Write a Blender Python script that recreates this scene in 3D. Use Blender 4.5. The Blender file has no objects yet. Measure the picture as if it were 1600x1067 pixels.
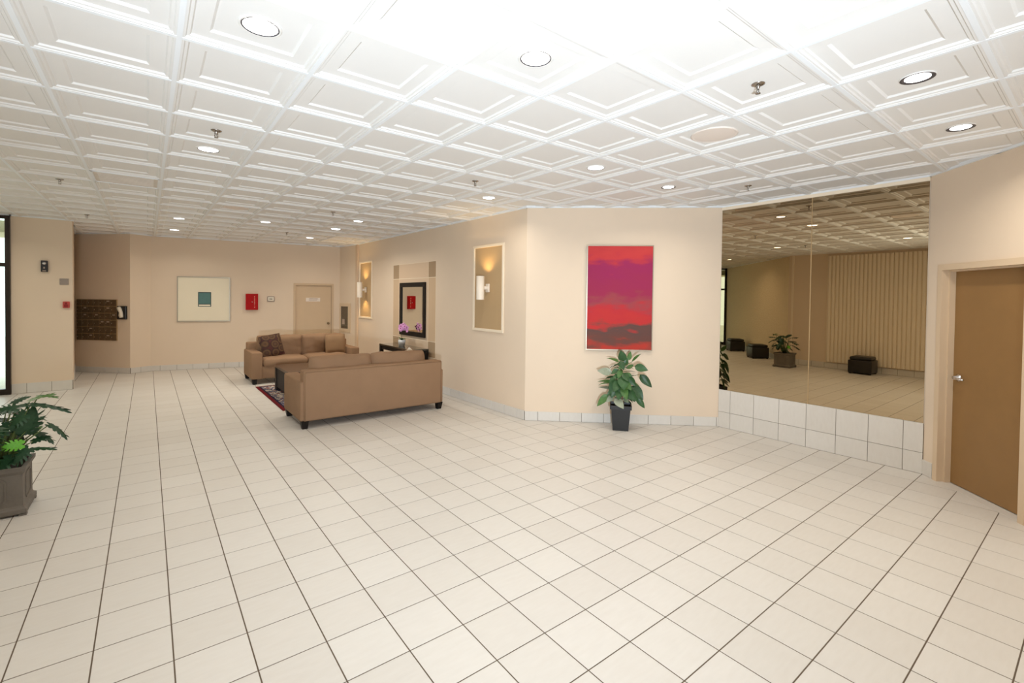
import bpy, bmesh, math, random
from math import pi, sin, cos, radians, hypot
from mathutils import Vector, Matrix, noise

random.seed(7)
scene = bpy.context.scene
COL = scene.collection

# ------------------------------------------------------------------ camera
CAM = Vector((0.51195, -2.99457, 1.72883))
YAW, PITCH, ROLL = -0.6608, 0.0176, 0.0127
FPX, SHIFT_PX = 733.04, -55.0
fwd = Vector((-sin(YAW) * cos(PITCH), cos(YAW) * cos(PITCH), -sin(PITCH)))
rgt = Vector((cos(YAW), sin(YAW), 0.0))
upv = rgt.cross(fwd)
rgt2 = cos(ROLL) * rgt + sin(ROLL) * upv
up2 = -sin(ROLL) * rgt + cos(ROLL) * upv
cam_data = bpy.data.cameras.new('camera')
cam = bpy.data.objects.new('camera', cam_data)
COL.objects.link(cam)
cam_data.sensor_width = 36.0
cam_data.lens = FPX / 1600 * 36.0
cam_data.shift_y = SHIFT_PX / 1600
cam_data.clip_start = 0.02
cam.matrix_world = Matrix(((rgt2.x, up2.x, -fwd.x, CAM.x), (rgt2.y, up2.y, -fwd.y, CAM.y),
                           (rgt2.z, up2.z, -fwd.z, CAM.z), (0, 0, 0, 1)))
scene.camera = cam

# ------------------------------------------------------------------ world, exposure
world = bpy.data.worlds.new('overcast_sky')
scene.world = world
world.use_nodes = True
world.node_tree.nodes['Background'].inputs[0].default_value = (0.93, 0.97, 1.0, 1)
world.node_tree.nodes['Background'].inputs[1].default_value = 2.2
scene.view_settings.view_transform = 'Standard'
scene.view_settings.look = 'None'
scene.view_settings.gamma = 1.0
scene.view_settings.use_curve_mapping = False
scene.view_settings.exposure = 0.33
scene.cycles.max_bounces = 10
scene.cycles.diffuse_bounces = 6
scene.cycles.glossy_bounces = 4
scene.cycles.transparent_max_bounces = 8
scene.cycles.sample_clamp_indirect = 6.0
scene.cycles.caustics_reflective = False
scene.cycles.caustics_refractive = False

H = 2.9956                       # underside of the ceiling grid
DOWN_W = 8.5                     # watts of one recessed downlight
DOWN_COL = (1.0, 0.91, 0.77)
FLASH_W = 1000.0                  # the photographer's flash, bounced off the ceiling
FLASH_COL = (0.77, 0.89, 1.0)

# bounce flash held just over the camera
fl = bpy.data.lights.new('bounce_flash', 'SPOT')
fl.energy = FLASH_W
fl.color = FLASH_COL
fl.spot_size = radians(104)
fl.spot_blend = 1.0
fl.shadow_soft_size = 0.06
flo = bpy.data.objects.new('bounce_flash', fl)
COL.objects.link(flo)
flo.location = (0.05, -3.95, 1.15)
flo.rotation_euler = (Vector((2.9, 0.1, H)) - flo.location).to_track_quat('-Z', 'Y').to_euler()


# ------------------------------------------------------------------ materials
MATS = {}


def sr(r, g, b):
    f = lambda c: (c / 255 / 12.92) if c / 255 <= 0.04045 else ((c / 255 + 0.055) / 1.055) ** 2.4
    return (f(r), f(g), f(b), 1)


def mat(name, col, rough=0.6, metal=0.0, bump=None, var=None, spec=0.5, coat=0.0, emit=None, trans=0.0):
    """bump=(scale, strength[, stretch]); var=(scale, amount[, stretch]) mottles the colour"""
    m = bpy.data.materials.new(name)
    m.use_nodes = True
    nt = m.node_tree
    b = nt.nodes['Principled BSDF']
    b.inputs['Base Color'].default_value = col
    b.inputs['Roughness'].default_value = rough
    b.inputs['Metallic'].default_value = metal
    b.inputs['Specular IOR Level'].default_value = spec
    b.inputs['Coat Weight'].default_value = coat
    b.inputs['Transmission Weight'].default_value = trans
    if emit:
        b.inputs['Emission Color'].default_value = emit[0]
        b.inputs['Emission Strength'].default_value = emit[1]
    geo = None

    def noise_tex(scale, stretch, detail=4):
        tc = nt.nodes.new('ShaderNodeNewGeometry')
        mp = nt.nodes.new('ShaderNodeMapping')
        mp.inputs['Scale'].default_value = stretch
        nt.links.new(tc.outputs['Position'], mp.inputs['Vector'])
        n = nt.nodes.new('ShaderNodeTexNoise')
        n.inputs['Scale'].default_value = scale
        n.inputs['Detail'].default_value = detail
        nt.links.new(mp.outputs['Vector'], n.inputs['Vector'])
        return n
    if var:
        n = noise_tex(var[0], var[2] if len(var) > 2 else (1, 1, 1))
        mx = nt.nodes.new('ShaderNodeMix')
        mx.data_type = 'RGBA'
        k = var[1]
        mx.inputs['A'].default_value = (col[0] * (1 - k), col[1] * (1 - k), col[2] * (1 - k), 1)
        mx.inputs['B'].default_value = (min(1, col[0] * (1 + k)), min(1, col[1] * (1 + k)), min(1, col[2] * (1 + k)), 1)
        nt.links.new(n.outputs['Fac'], mx.inputs['Factor'])
        nt.links.new(mx.outputs['Result'], b.inputs['Base Color'])
    if bump:
        n = noise_tex(bump[0], bump[2] if len(bump) > 2 else (1, 1, 1), 3)
        bp = nt.nodes.new('ShaderNodeBump')
        bp.inputs['Strength'].default_value = bump[1]
        bp.inputs['Distance'].default_value = 0.01
        nt.links.new(n.outputs['Fac'], bp.inputs['Height'])
        nt.links.new(bp.outputs['Normal'], b.inputs['Normal'])
    MATS[name] = m
    return m


WALL = mat('beige_wall_paint', sr(226, 208, 187), 0.75, bump=(90, 0.12, (1, 1, 2.5)), var=(1.3, 0.03), spec=0.25)
WALLD = mat('tan_panel_paper', sr(188, 160, 122), 0.75, bump=(120, 0.12), spec=0.25)
TAUPE = mat('taupe_panel_paint', sr(170, 146, 118), 0.75, bump=(120, 0.1), spec=0.25)
PANELC = mat('pale_panel_paint', sr(216, 192, 166), 0.72, bump=(120, 0.1), spec=0.25)
TRIMC = mat('cream_trim_paint', sr(240, 226, 204), 0.5, spec=0.4)
FRAMEC = mat('door_frame_paint', sr(214, 192, 164), 0.55, var=(6, 0.03), spec=0.4)
CEILW = mat('white_ceiling_vinyl', sr(228, 227, 225), 0.62, bump=(30, 0.05), spec=0.35)
BARW = mat('white_grid_enamel', sr(234, 238, 242), 0.55, spec=0.4)
GROUT = mat('brown_grout', sr(98, 84, 70), 0.9, var=(20, 0.15))
DARKDECK = mat('plenum_grey', sr(90, 88, 84), 0.9)
STUCCO = mat('rough_stucco', sr(226, 208, 178), 0.9, bump=(28, 0.9), var=(14, 0.08), spec=0.2)
RIBBED = mat('ribbed_plaster', sr(240, 228, 208), 0.85, bump=(40, 0.5), spec=0.2)
MIRROR = mat('bronze_tinted_mirror', (0.46, 0.36, 0.23, 1), 0.0, 1.0)
SILVER = mat('silver_mirror', (0.80, 0.78, 0.70, 1), 0.0, 1.0)
BLACKW = mat('espresso_wood', sr(24, 18, 15), 0.5, var=(25, 0.2, (1, 6, 1)), spec=0.25)
GLOSSB = mat('black_gloss_top', sr(38, 38, 34), 0.1, var=(25, 0.2, (1, 6, 1)), coat=0.6)
COFFEEW = mat('walnut_veneer', sr(84, 58, 38), 0.32, var=(18, 0.25, (1, 5, 1)))
SOFA = mat('taupe_microfibre', sr(147, 118, 93), 0.95, bump=(9, 0.55), var=(4, 0.1), spec=0.15)
PIPING = mat('brown_piping', sr(140, 112, 86), 0.9, spec=0.15)
PILLOWT = mat('tan_pillow_cloth', sr(150, 121, 93), 0.95, bump=(14, 0.3), var=(8, 0.1), spec=0.15)
DOORB = mat('brown_laminate', sr(144, 110, 68), 0.5, bump=(160, 0.06), var=(7, 0.06), spec=0.35)
DOORT = mat('tan_door_paint', sr(208, 184, 154), 0.6, var=(5, 0.03), spec=0.3)
CHROME = mat('brushed_chrome', (0.72, 0.72, 0.74, 1), 0.18, 1.0)
BRASS = mat('aged_brass', (0.33, 0.25, 0.15, 1), 0.35, 1.0)
BRONZE = mat('bronze_mailbox', sr(100, 80, 54), 0.45, 0.3, var=(40, 0.12))
BRONZEL = mat('mailbox_divider', sr(176, 148, 108), 0.5, 0.2)
ANODE = mat('dark_bronze_aluminium', sr(44, 34, 28), 0.4, 0.4)
RED = mat('fire_red_enamel', sr(172, 2, 4), 0.55, spec=0.2)
REDP = mat('pale_red_plastic', sr(188, 70, 62), 0.5)
REDD = mat('deep_red_plastic', sr(140, 14, 14), 0.5)
PLASTW = mat('off_white_plastic', sr(228, 220, 204), 0.5)
PLASTG = mat('grey_plastic', sr(150, 138, 130), 0.55)
PLASTB = mat('black_plastic', sr(22, 21, 22), 0.35)
INK = mat('dull_ink', sr(86, 76, 56), 0.7)
SIGNW = mat('white_sign_plastic', sr(228, 216, 204), 0.5, var=(60, 0.08))
SIGNG = mat('faded_grey_print', sr(176, 158, 144), 0.6)
CREAMP = mat('pale_letter_paint', sr(214, 150, 130), 0.6)
POTB = mat('black_pot_plastic', sr(30, 31, 33), 0.45)
SOIL = mat('dark_soil', sr(44, 34, 26), 0.95, bump=(60, 0.8))
STONEP = mat('grey_cast_stone', sr(112, 106, 98), 0.75, bump=(40, 0.3), var=(9, 0.18))
STEM = mat('green_stem', sr(86, 104, 52), 0.6)
STEMB = mat('woody_stem', sr(96, 74, 46), 0.8)
LEATH = mat('black_leather', sr(24, 20, 18), 0.35, bump=(70, 0.2))
CERAM = mat('pale_blue_grey_ceramic', sr(222, 224, 226), 0.4, var=(14, 0.06))
PINK = mat('orchid_pink', sr(226, 160, 212), 0.6)
MAGENTA = mat('orchid_throat', sr(150, 40, 110), 0.6)
PANEG = mat('annunciator_face', sr(96, 84, 70), 0.25, var=(30, 0.35))
BAFFLE = mat('dark_baffle', sr(84, 82, 88), 0.4, 0.5)
RINGW = mat('white_trim_ring', sr(232, 230, 226), 0.5)
SPKR = mat('cream_speaker_grille', sr(232, 221, 212), 0.7, bump=(400, 0.3))
VENTM = mat('dusty_vent_metal', sr(214, 206, 196), 0.6, var=(5, 0.16))
SCONCEM = mat('white_sconce_enamel', sr(238, 228, 214), 0.45)
BULB = mat('warm_bulb_glass', (1, 0.7, 0.35, 1), 0.5, emit=((1.0, 0.66, 0.28, 1), 12.0))
LENS = mat('lit_diffuser', (1, 1, 1, 1), 0.5, emit=((1.0, 0.96, 0.90, 1), 9.0))
LENSX = mat('bright_lit_diffuser', (1, 1, 1, 1), 0.5, emit=((0.96, 0.98, 1.0, 1), 40.0))
FRINGE = mat('cream_fringe', sr(226, 216, 198), 0.95, bump=(200, 0.6))
MATBOARD = mat('cream_mat_board', sr(238, 230, 208), 0.8, var=(3, 0.02))
TEAL = mat('teal_print', sr(84, 124, 124), 0.7, var=(20, 0.12))
DKTEAL = mat('dark_teal_edge', sr(62, 84, 82), 0.7)
SILVERF = mat('silver_frame', sr(168, 158, 140), 0.35, 0.7)
EXTG = mat('pale_paving', sr(214, 208, 196), 0.9, var=(2, 0.1))
CREAMX = mat('cream_soffit', sr(232, 222, 188), 0.8)
TILEEDGE = None


def leafmat(name, col, col2, rough=0.4):
    m = mat(name, col, rough, spec=0.4)
    nt = m.node_tree
    b = nt.nodes['Principled BSDF']
    tc = nt.nodes.new('ShaderNodeTexCoord')
    n = nt.nodes.new('ShaderNodeTexNoise')
    n.inputs['Scale'].default_value = 9.0
    nt.links.new(tc.outputs['Object'], n.inputs['Vector'])
    oi = nt.nodes.new('ShaderNodeObjectInfo')
    ad = nt.nodes.new('ShaderNodeMath')
    ad.operation = 'MULTIPLY_ADD'
    ad.inputs[1].default_value = 0.9
    nt.links.new(n.outputs['Fac'], ad.inputs[0])
    mu = nt.nodes.new('ShaderNodeMath')
    mu.operation = 'MULTIPLY_ADD'
    mu.inputs[1].default_value = 0.6
    mu.inputs[2].default_value = -0.3
    nt.links.new(oi.outputs['Random'], mu.inputs[0])
    nt.links.new(mu.outputs[0], ad.inputs[2])
    mx = nt.nodes.new('ShaderNodeMix')
    mx.data_type = 'RGBA'
    mx.inputs['A'].default_value = col
    mx.inputs['B'].default_value = col2
    nt.links.new(ad.outputs[0], mx.inputs['Factor'])
    nt.links.new(mx.outputs['Result'], b.inputs['Base Color'])
    return m


LEAFD = leafmat('dark_green_leaf', sr(22, 58, 26), sr(64, 104, 58))
LEAFM = leafmat('mid_green_leaf', sr(48, 92, 40), sr(104, 138, 78))
LEAFG = leafmat('grey_green_leaf', sr(110, 126, 104), sr(160, 166, 146))
LEAFB = leafmat('bright_green_leaf', sr(72, 150, 30), sr(110, 182, 54))
LEAFV = leafmat('deep_split_leaf', sr(20, 52, 32), sr(44, 84, 50))


def tile_material():
    m = bpy.data.materials.new('off_white_ceramic_tile')
    m.use_nodes = True
    nt = m.node_tree
    b = nt.nodes['Principled BSDF']
    b.inputs['Roughness'].default_value = 0.42
    b.inputs['Specular IOR Level'].default_value = 0.4
    g = nt.nodes.new('ShaderNodeNewGeometry')
    mp = nt.nodes.new('ShaderNodeMapping')
    mp.inputs['Scale'].default_value = (9, 40, 12)
    nt.links.new(g.outputs['Position'], mp.inputs['Vector'])
    n = nt.nodes.new('ShaderNodeTexNoise')
    n.inputs['Scale'].default_value = 1.0
    n.inputs['Detail'].default_value = 5
    nt.links.new(mp.outputs['Vector'], n.inputs['Vector'])
    oi = nt.nodes.new('ShaderNodeObjectInfo')
    s1 = nt.nodes.new('ShaderNodeMath')
    s1.operation = 'ADD'
    nt.links.new(oi.outputs['Random'], s1.inputs[0])
    nt.links.new(g.outputs['Random Per Island'], s1.inputs[1])
    fr = nt.nodes.new('ShaderNodeMath')
    fr.operation = 'FRACT'
    nt.links.new(s1.outputs[0], fr.inputs[0])
    mxf = nt.nodes.new('ShaderNodeMath')
    mxf.operation = 'MULTIPLY_ADD'
    mxf.inputs[1].default_value = 0.45
    nt.links.new(fr.outputs[0], mxf.inputs[0])
    mm = nt.nodes.new('ShaderNodeMath')
    mm.operation = 'MULTIPLY'
    mm.inputs[1].default_value = 0.7
    nt.links.new(n.outputs['Fac'], mm.inputs[0])
    nt.links.new(mm.outputs[0], mxf.inputs[2])
    mx = nt.nodes.new('ShaderNodeMix')
    mx.data_type = 'RGBA'
    mx.inputs['A'].default_value = sr(206, 201, 194)
    mx.inputs['B'].default_value = sr(219, 216, 211)
    nt.links.new(mxf.outputs[0], mx.inputs['Factor'])
    nt.links.new(mx.outputs['Result'], b.inputs['Base Color'])
    bp = nt.nodes.new('ShaderNodeBump')
    bp.inputs['Strength'].default_value = 0.04
    nt.links.new(n.outputs['Fac'], bp.inputs['Height'])
    nt.links.new(bp.outputs['Normal'], b.inputs['Normal'])
    return m


TILE = tile_material()


def glass_material():
    m = bpy.data.materials.new('window_glass')
    m.use_nodes = True
    nt = m.node_tree
    nt.nodes.clear()
    o = nt.nodes.new('ShaderNodeOutputMaterial')
    t = nt.nodes.new('ShaderNodeBsdfTransparent')
    t.inputs[0].default_value = (0.86, 0.95, 0.92, 1)
    g = nt.nodes.new('ShaderNodeBsdfGlossy')
    g.inputs['Roughness'].default_value = 0.02
    f = nt.nodes.new('ShaderNodeFresnel')
    mx = nt.nodes.new('ShaderNodeMixShader')
    nt.links.new(f.outputs[0], mx.inputs[0])
    nt.links.new(t.outputs[0], mx.inputs[1])
    nt.links.new(g.outputs[0], mx.inputs[2])
    nt.links.new(mx.outputs[0], o.inputs[0])
    return m


GLASS = glass_material()


def painting_material():
    """colour washes of red, crimson and grey brown, drifting into each other"""
    m = bpy.data.materials.new('red_abstract_canvas')
    m.use_nodes = True
    nt = m.node_tree
    b = nt.nodes['Principled BSDF']
    b.inputs['Roughness'].default_value = 0.8
    tc = nt.nodes.new('ShaderNodeTexCoord')
    sp = nt.nodes.new('ShaderNodeSeparateXYZ')
    nt.links.new(tc.outputs['Object'], sp.inputs[0])
    n = nt.nodes.new('ShaderNodeTexNoise')
    n.inputs['Scale'].default_value = 3.2
    n.inputs['Detail'].default_value = 8
    mp = nt.nodes.new('ShaderNodeMapping')
    mp.inputs['Scale'].default_value = (1.0, 1.0, 2.6)
    nt.links.new(tc.outputs['Object'], mp.inputs['Vector'])
    nt.links.new(mp.outputs['Vector'], n.inputs['Vector'])
    a = nt.nodes.new('ShaderNodeMath')
    a.operation = 'MULTIPLY_ADD'
    a.inputs[1].default_value = 0.42
    a.inputs[2].default_value = -0.21
    nt.links.new(n.outputs['Fac'], a.inputs[0])
    z = nt.nodes.new('ShaderNodeMath')
    z.operation = 'MULTIPLY_ADD'
    z.inputs[1].default_value = 1 / 1.456
    nt.links.new(sp.outputs['Z'], z.inputs[0])
    nt.links.new(a.outputs[0], z.inputs[2])
    cr = nt.nodes.new('ShaderNodeValToRGB')
    e = cr.color_ramp.elements
    e[0].position = 0.0
    e[0].color = sr(178, 52, 40)
    e[1].position = 1.0
    e[1].color = sr(196, 58, 58)
    for p, c in ((0.08, (104, 62, 54)), (0.20, (92, 64, 60)), (0.27, (186, 44, 44)), (0.38, (182, 40, 48)), (0.46, (150, 62, 70)),
                 (0.54, (150, 34, 74)), (0.80, (148, 28, 82)), (0.90, (190, 52, 56))):
        x = e.new(p)
        x.color = sr(*c)
    nt.links.new(z.outputs[0], cr.inputs[0])
    nt.links.new(cr.outputs[0], b.inputs['Base Color'])
    return m


def rug_material(w, l):
    m = bpy.data.materials.new('oriental_rug_pile')
    m.use_nodes = True
    nt = m.node_tree
    b = nt.nodes['Principled BSDF']
    b.inputs['Roughness'].default_value = 1.0
    b.inputs['Specular IOR Level'].default_value = 0.1
    tc = nt.nodes.new('ShaderNodeTexCoord')
    sp = nt.nodes.new('ShaderNodeSeparateXYZ')
    nt.links.new(tc.outputs['Object'], sp.inputs[0])

    def mth(op, *a):
        k = nt.nodes.new('ShaderNodeMath')
        k.operation = op
        for i, v in enumerate(a):
            if isinstance(v, (int, float)):
                k.inputs[i].default_value = v
            else:
                nt.links.new(v, k.inputs[i])
        return k.outputs[0]
    dx = mth('SUBTRACT', w / 2, mth('ABSOLUTE', sp.outputs['X']))
    dy = mth('SUBTRACT', l / 2, mth('ABSOLUTE', sp.outputs['Y']))
    d = mth('MINIMUM', dx, dy)
    v = nt.nodes.new('ShaderNodeTexVoronoi')
    v.inputs['Scale'].default_value = 20
    nt.links.new(tc.outputs['Object'], v.inputs['Vector'])
    v2 = nt.nodes.new('ShaderNodeTexVoronoi')
    v2.feature = 'DISTANCE_TO_EDGE'
    v2.inputs['Scale'].default_value = 20
    nt.links.new(tc.outputs['Object'], v2.inputs['Vector'])
    cr = nt.nodes.new('ShaderNodeValToRGB')
    cr.color_ramp.interpolation = 'CONSTANT'
    e = cr.color_ramp.elements
    e[0].position = 0
    e[0].color = sr(44, 44, 78)
    e[1].position = 0.45
    e[1].color = sr(74, 74, 104)
    for p, c in ((0.62, (196, 184, 168)), (0.8, (120, 60, 58))):
        x = e.new(p)
        x.color = sr(*c)
    sx = nt.nodes.new('ShaderNodeSeparateColor')
    nt.links.new(v.outputs['Color'], sx.inputs[0])
    nt.links.new(sx.outputs[0], cr.inputs[0])
    edge = mth('LESS_THAN', v2.outputs['Distance'], 0.045)
    m1 = nt.nodes.new('ShaderNodeMix')
    m1.data_type = 'RGBA'
    m1.inputs['B'].default_value = sr(196, 184, 168)
    nt.links.new(edge, m1.inputs['Factor'])
    nt.links.new(cr.outputs[0], m1.inputs['A'])
    band = nt.nodes.new('ShaderNodeValToRGB')
    band.color_ramp.interpolation = 'CONSTANT'
    e = band.color_ramp.elements
    e[0].position = 0
    e[0].color = sr(96, 24, 28)
    e[1].position = 0.5
    e[1].color = (0, 0, 0, 1)
    x = e.new(0.20)
    x.color = sr(40, 34, 52)
    nt.links.new(mth('MULTIPLY', d, 4.0), band.inputs[0])
    inb = mth('LESS_THAN', d, 0.08)
    m2 = nt.nodes.new('ShaderNodeMix')
    m2.data_type = 'RGBA'
    nt.links.new(inb, m2.inputs['Factor'])
    nt.links.new(m1.outputs['Result'], m2.inputs['A'])
    nt.links.new(band.outputs[0], m2.inputs['B'])
    nt.links.new(m2.outputs['Result'], b.inputs['Base Color'])
    return m


def ring_pillow_material():
    m = bpy.data.materials.new('brown_ring_print')
    m.use_nodes = True
    nt = m.node_tree
    b = nt.nodes['Principled BSDF']
    b.inputs['Roughness'].default_value = 0.8
    tc = nt.nodes.new('ShaderNodeTexCoord')
    v = nt.nodes.new('ShaderNodeTexVoronoi')
    v.inputs['Scale'].default_value = 6.5
    v.inputs['Randomness'].default_value = 0.5
    nt.links.new(tc.outputs['Object'], v.inputs['Vector'])
    cr = nt.nodes.new('ShaderNodeValToRGB')
    e = cr.color_ramp.elements
    e[0].position = 0.0
    e[0].color = sr(92, 66, 40)
    e[1].position = 1.0
    e[1].color = sr(44, 22, 20)
    for p, c in ((0.28, (66, 40, 28)), (0.40, (98, 70, 42)), (0.55, (48, 24, 20)), (0.7, (78, 34, 26))):
        x = e.new(p)
        x.color = sr(*c)
    nt.links.new(v.outputs['Distance'], cr.inputs[0])
    nt.links.new(cr.outputs[0], b.inputs['Base Color'])
    return m


# ------------------------------------------------------------------ mesh helpers
class MB:
    def __init__(self):
        self.v, self.f = [], []

    def add(self, verts, faces, M=None):
        o = len(self.v)
        for p in verts:
            p = Vector(p)
            self.v.append(tuple(M @ p) if M is not None else tuple(p))
        self.f += [tuple(i + o for i in q) for q in faces]
        return self

    def box(self, a, b, M=None):
        x0, y0, z0 = a
        x1, y1, z1 = b
        return self.add([(x0, y0, z0), (x1, y0, z0), (x1, y1, z0), (x0, y1, z0), (x0, y0, z1), (x1, y0, z1), (x1, y1, z1), (x0, y1, z1)],
                        [(0, 3, 2, 1), (4, 5, 6, 7), (0, 1, 5, 4), (1, 2, 6, 5), (2, 3, 7, 6), (3, 0, 4, 7)], M)

    def frustum(self, c0, s0, c1, s1, M=None):
        (x, y, z), (a, b) = c0, s0
        (X, Y, Z), (A, B) = c1, s1
        return self.add([(x - a, y - b, z), (x + a, y - b, z), (x + a, y + b, z), (x - a, y + b, z),
                         (X - A, Y - B, Z), (X + A, Y - B, Z), (X + A, Y + B, Z), (X - A, Y + B, Z)],
                        [(0, 3, 2, 1), (4, 5, 6, 7), (0, 1, 5, 4), (1, 2, 6, 5), (2, 3, 7, 6), (3, 0, 4, 7)], M)

    def rings(self, rings, M=None, cap0=False, cap1=True):
        n = len(rings[0])
        vs = [p for r in rings for p in r]
        fs = []
        for k in range(len(rings) - 1):
            for i in range(n):
                j = (i + 1) % n
                fs.append((k * n + i, k * n + j, (k + 1) * n + j, (k + 1) * n + i))
        if cap1:
            fs.append(tuple((len(rings) - 1) * n + i for i in range(n)))
        if cap0:
            fs.append(tuple(i for i in reversed(range(n))))
        return self.add(vs, fs, M)

    def lathe(self, prof, seg=24, M=None, cap0=False, cap1=False):
        return self.rings([[(r * cos(2 * pi * i / seg), r * sin(2 * pi * i / seg), z) for i in range(seg)] for r, z in prof], M, cap0, cap1)

    def tube(self, pts, radii, seg=8, M=None):
        pts = [Vector(p) for p in pts]
        rr = []
        for k, p in enumerate(pts):
            d = (pts[min(k + 1, len(pts) - 1)] - pts[max(k - 1, 0)]).normalized()
            a = d.cross(Vector((0, 0, 1)))
            if a.length < 1e-3:
                a = d.cross(Vector((1, 0, 0)))
            a.normalize()
            b = d.cross(a)
            r = radii[k] if isinstance(radii, (list, tuple)) else radii
            rr.append([tuple(p + r * (cos(2 * pi * i / seg) * a + sin(2 * pi * i / seg) * b)) for i in range(seg)])
        return self.rings(rr, M, True, True)

    def prism(self, poly, z0, z1, M=None):
        n = len(poly)
        vs = [(x, y, z0) for x, y in poly] + [(x, y, z1) for x, y in poly]
        fs = [tuple(reversed(range(n))), tuple(range(n, 2 * n))] + [(i, (i + 1) % n, n + (i + 1) % n, n + i) for i in range(n)]
        return self.add(vs, fs, M)

    def mesh(self, name, m, smooth=False):
        me = bpy.data.meshes.new(name)
        me.from_pydata(self.v, [], self.f)
        me.materials.append(m)
        bm = bmesh.new()
        bm.from_mesh(me)
        bmesh.ops.recalc_face_normals(bm, faces=bm.faces)
        bm.to_mesh(me)
        bm.free()
        if smooth:
            me.polygons.foreach_set('use_smooth', [True] * len(me.polygons))
        me.update()
        return me

    def build(self, name, m, parent=None, smooth=False):
        return link(name, self.mesh(name, m, smooth), parent)


def link(name, me, parent=None, loc=None):
    o = bpy.data.objects.new(name, me)
    COL.objects.link(o)
    if parent is not None:
        o.parent = parent
    if loc is not None:
        o.location = loc
    return o


def rbox(a, b, r, seg=2, M=None):
    """a box with rounded edges as an MB"""
    bm = bmesh.new()
    mb = MB().box(a, b)
    vs = [bm.verts.new(p) for p in mb.v]
    for f in mb.f:
        bm.faces.new([vs[i] for i in f])
    bmesh.ops.recalc_face_normals(bm, faces=bm.faces)
    bmesh.ops.bevel(bm, geom=list(bm.edges), offset=r, segments=seg, profile=0.5, affect='EDGES')
    bm.verts.index_update()
    out = MB()
    out.add([v.co.copy() for v in bm.verts], [tuple(v.index for v in f.verts) for f in bm.faces], M)
    bm.free()
    return out


def cushion(size, n=9, edge=0.3, power=4, wrinkle=0.012, seed=0.0, M=None):
    """a stuffed cushion: thickness (z) swells from `edge` of full at the rim to full in the middle"""
    sx, sy, sz = (s / 2 for s in size)
    idx, vs, fs = {}, [], []

    def vert(i, j, k):
        key = (i, j, k)
        if key not in idx:
            a, b, c = (2 * t / n - 1 for t in key)
            t = ((1 - abs(a) ** power) * (1 - abs(b) ** power))
            th = edge + (1 - edge) * max(t, 0) ** 0.55
            rnd = 1 - 0.05 * (abs(a) ** 6) * (abs(b) ** 6)
            x, y, z = a * sx * (1 - 0.05 * c * c * (abs(a) > .99)) * rnd, b * sy * (1 - 0.05 * c * c * (abs(b) > .99)) * rnd, c * sz * th
            w = noise.noise(Vector((x * 5 + seed, y * 5, z * 5 + seed))) + 0.6 * noise.noise(Vector((x * 11 + seed * 2, y * 11, z * 9)))
            idx[key] = len(vs)
            vs.append((x + w * wrinkle * .5, y + w * wrinkle * .5, z + w * wrinkle))
        return idx[key]
    for i in range(n):
        for j in range(n):
            fs.append((vert(i, j, 0), vert(i, j + 1, 0), vert(i + 1, j + 1, 0), vert(i + 1, j, 0)))
            fs.append((vert(i, j, n), vert(i + 1, j, n), vert(i + 1, j + 1, n), vert(i, j + 1, n)))
            fs.append((vert(0, i, j), vert(0, i, j + 1), vert(0, i + 1, j + 1), vert(0, i + 1, j)))
            fs.append((vert(n, i, j), vert(n, i + 1, j), vert(n, i + 1, j + 1), vert(n, i, j + 1)))
            fs.append((vert(i, 0, j), vert(i + 1, 0, j), vert(i + 1, 0, j + 1), vert(i, 0, j + 1)))
            fs.append((vert(i, n, j), vert(i, n, j + 1), vert(i + 1, n, j + 1), vert(i + 1, n, j)))
    return MB().add(vs, fs, M)


def tag(o, label, cat, group=None, kind=None):
    o['label'] = label
    o['category'] = cat
    if group:
        o['group'] = group
    if kind:
        o['kind'] = kind
    return o


def empty(name, M=None, loc=None):
    o = bpy.data.objects.new(name, None)
    COL.objects.link(o)
    o.empty_display_size = 0.1
    if M is not None:
        o.matrix_world = M
    if loc is not None:
        o.location = loc
    return o


class Wall:
    """straight stretch of wall from P to Q (room on the left hand): local x along it, y into the room"""

    def __init__(self, P, Q):
        self.P, self.Q = Vector(P), Vector(Q)
        self.L = (self.Q - self.P).length
        d = (self.Q - self.P) / self.L
        self.M = Matrix(((d.x, -d.y, 0, self.P.x), (d.y, d.x, 0, self.P.y), (0, 0, 1, 0), (0, 0, 0, 1)))

    def at(self, s, z=0.0, y=0.0):
        return self.M @ Matrix.Translation((s, y, z))


# ------------------------------------------------------------------ plan of the lobby (metres)
M1, M0, S0, S1 = (6.715, -1.83), (6.715, 0.325), (4.735, 2.115), (4.63, 8.63)
R0, B0, K1, K0 = (4.47, 9.42), (0.574, 10.15), (0.22, 9.98), (-0.74, 10.92)
C1, C0, G0, G1 = (-0.54, 8.4), (-1.3, 8.4), (-5.1, 8.4), (-5.1, 6.4)
T0, T1, T2, T3 = (-1.2, 2.5), (-1.2, -3.2), (0.2, -4.6), (3.94, -4.55)
ROOM = [M1, M0, S0, S1, R0, B0, K1, K0, C1, C0, G0, G1, T0, T1, T2, T3]
wall_mirror_f, wall_paint_f, wall_side_f = Wall(M1, M0), Wall(M0, S0), Wall(S0, S1)
wall_ret_f, wall_back_f, wall_stub_f, wall_mail_f = Wall(S1, R0), Wall(R0, B0), Wall(B0, K1), Wall(K1, K0)
wall_cside_f, wall_col_f = Wall(K0, C1), Wall(C1, C0)
glaze_n_f, glaze_w_f, wall_stucco_f = Wall(C0, G0), Wall(G0, G1), Wall(G1, T0)
wall_rib_f, wall_sw_f, wall_s_f, wall_door_f = Wall(T0, T1), Wall(T1, T2), Wall(T2, T3), Wall(T3, M1)
TOP = 3.22


def inside(x, y, poly=ROOM):
    c = False
    for i in range(len(poly)):
        (x0, y0), (x1, y1) = poly[i], poly[i - 1]
        if (y0 > y) != (y1 > y) and x < (x1 - x0) * (y - y0) / (y1 - y0) + x0:
            c = not c
    return c


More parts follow.
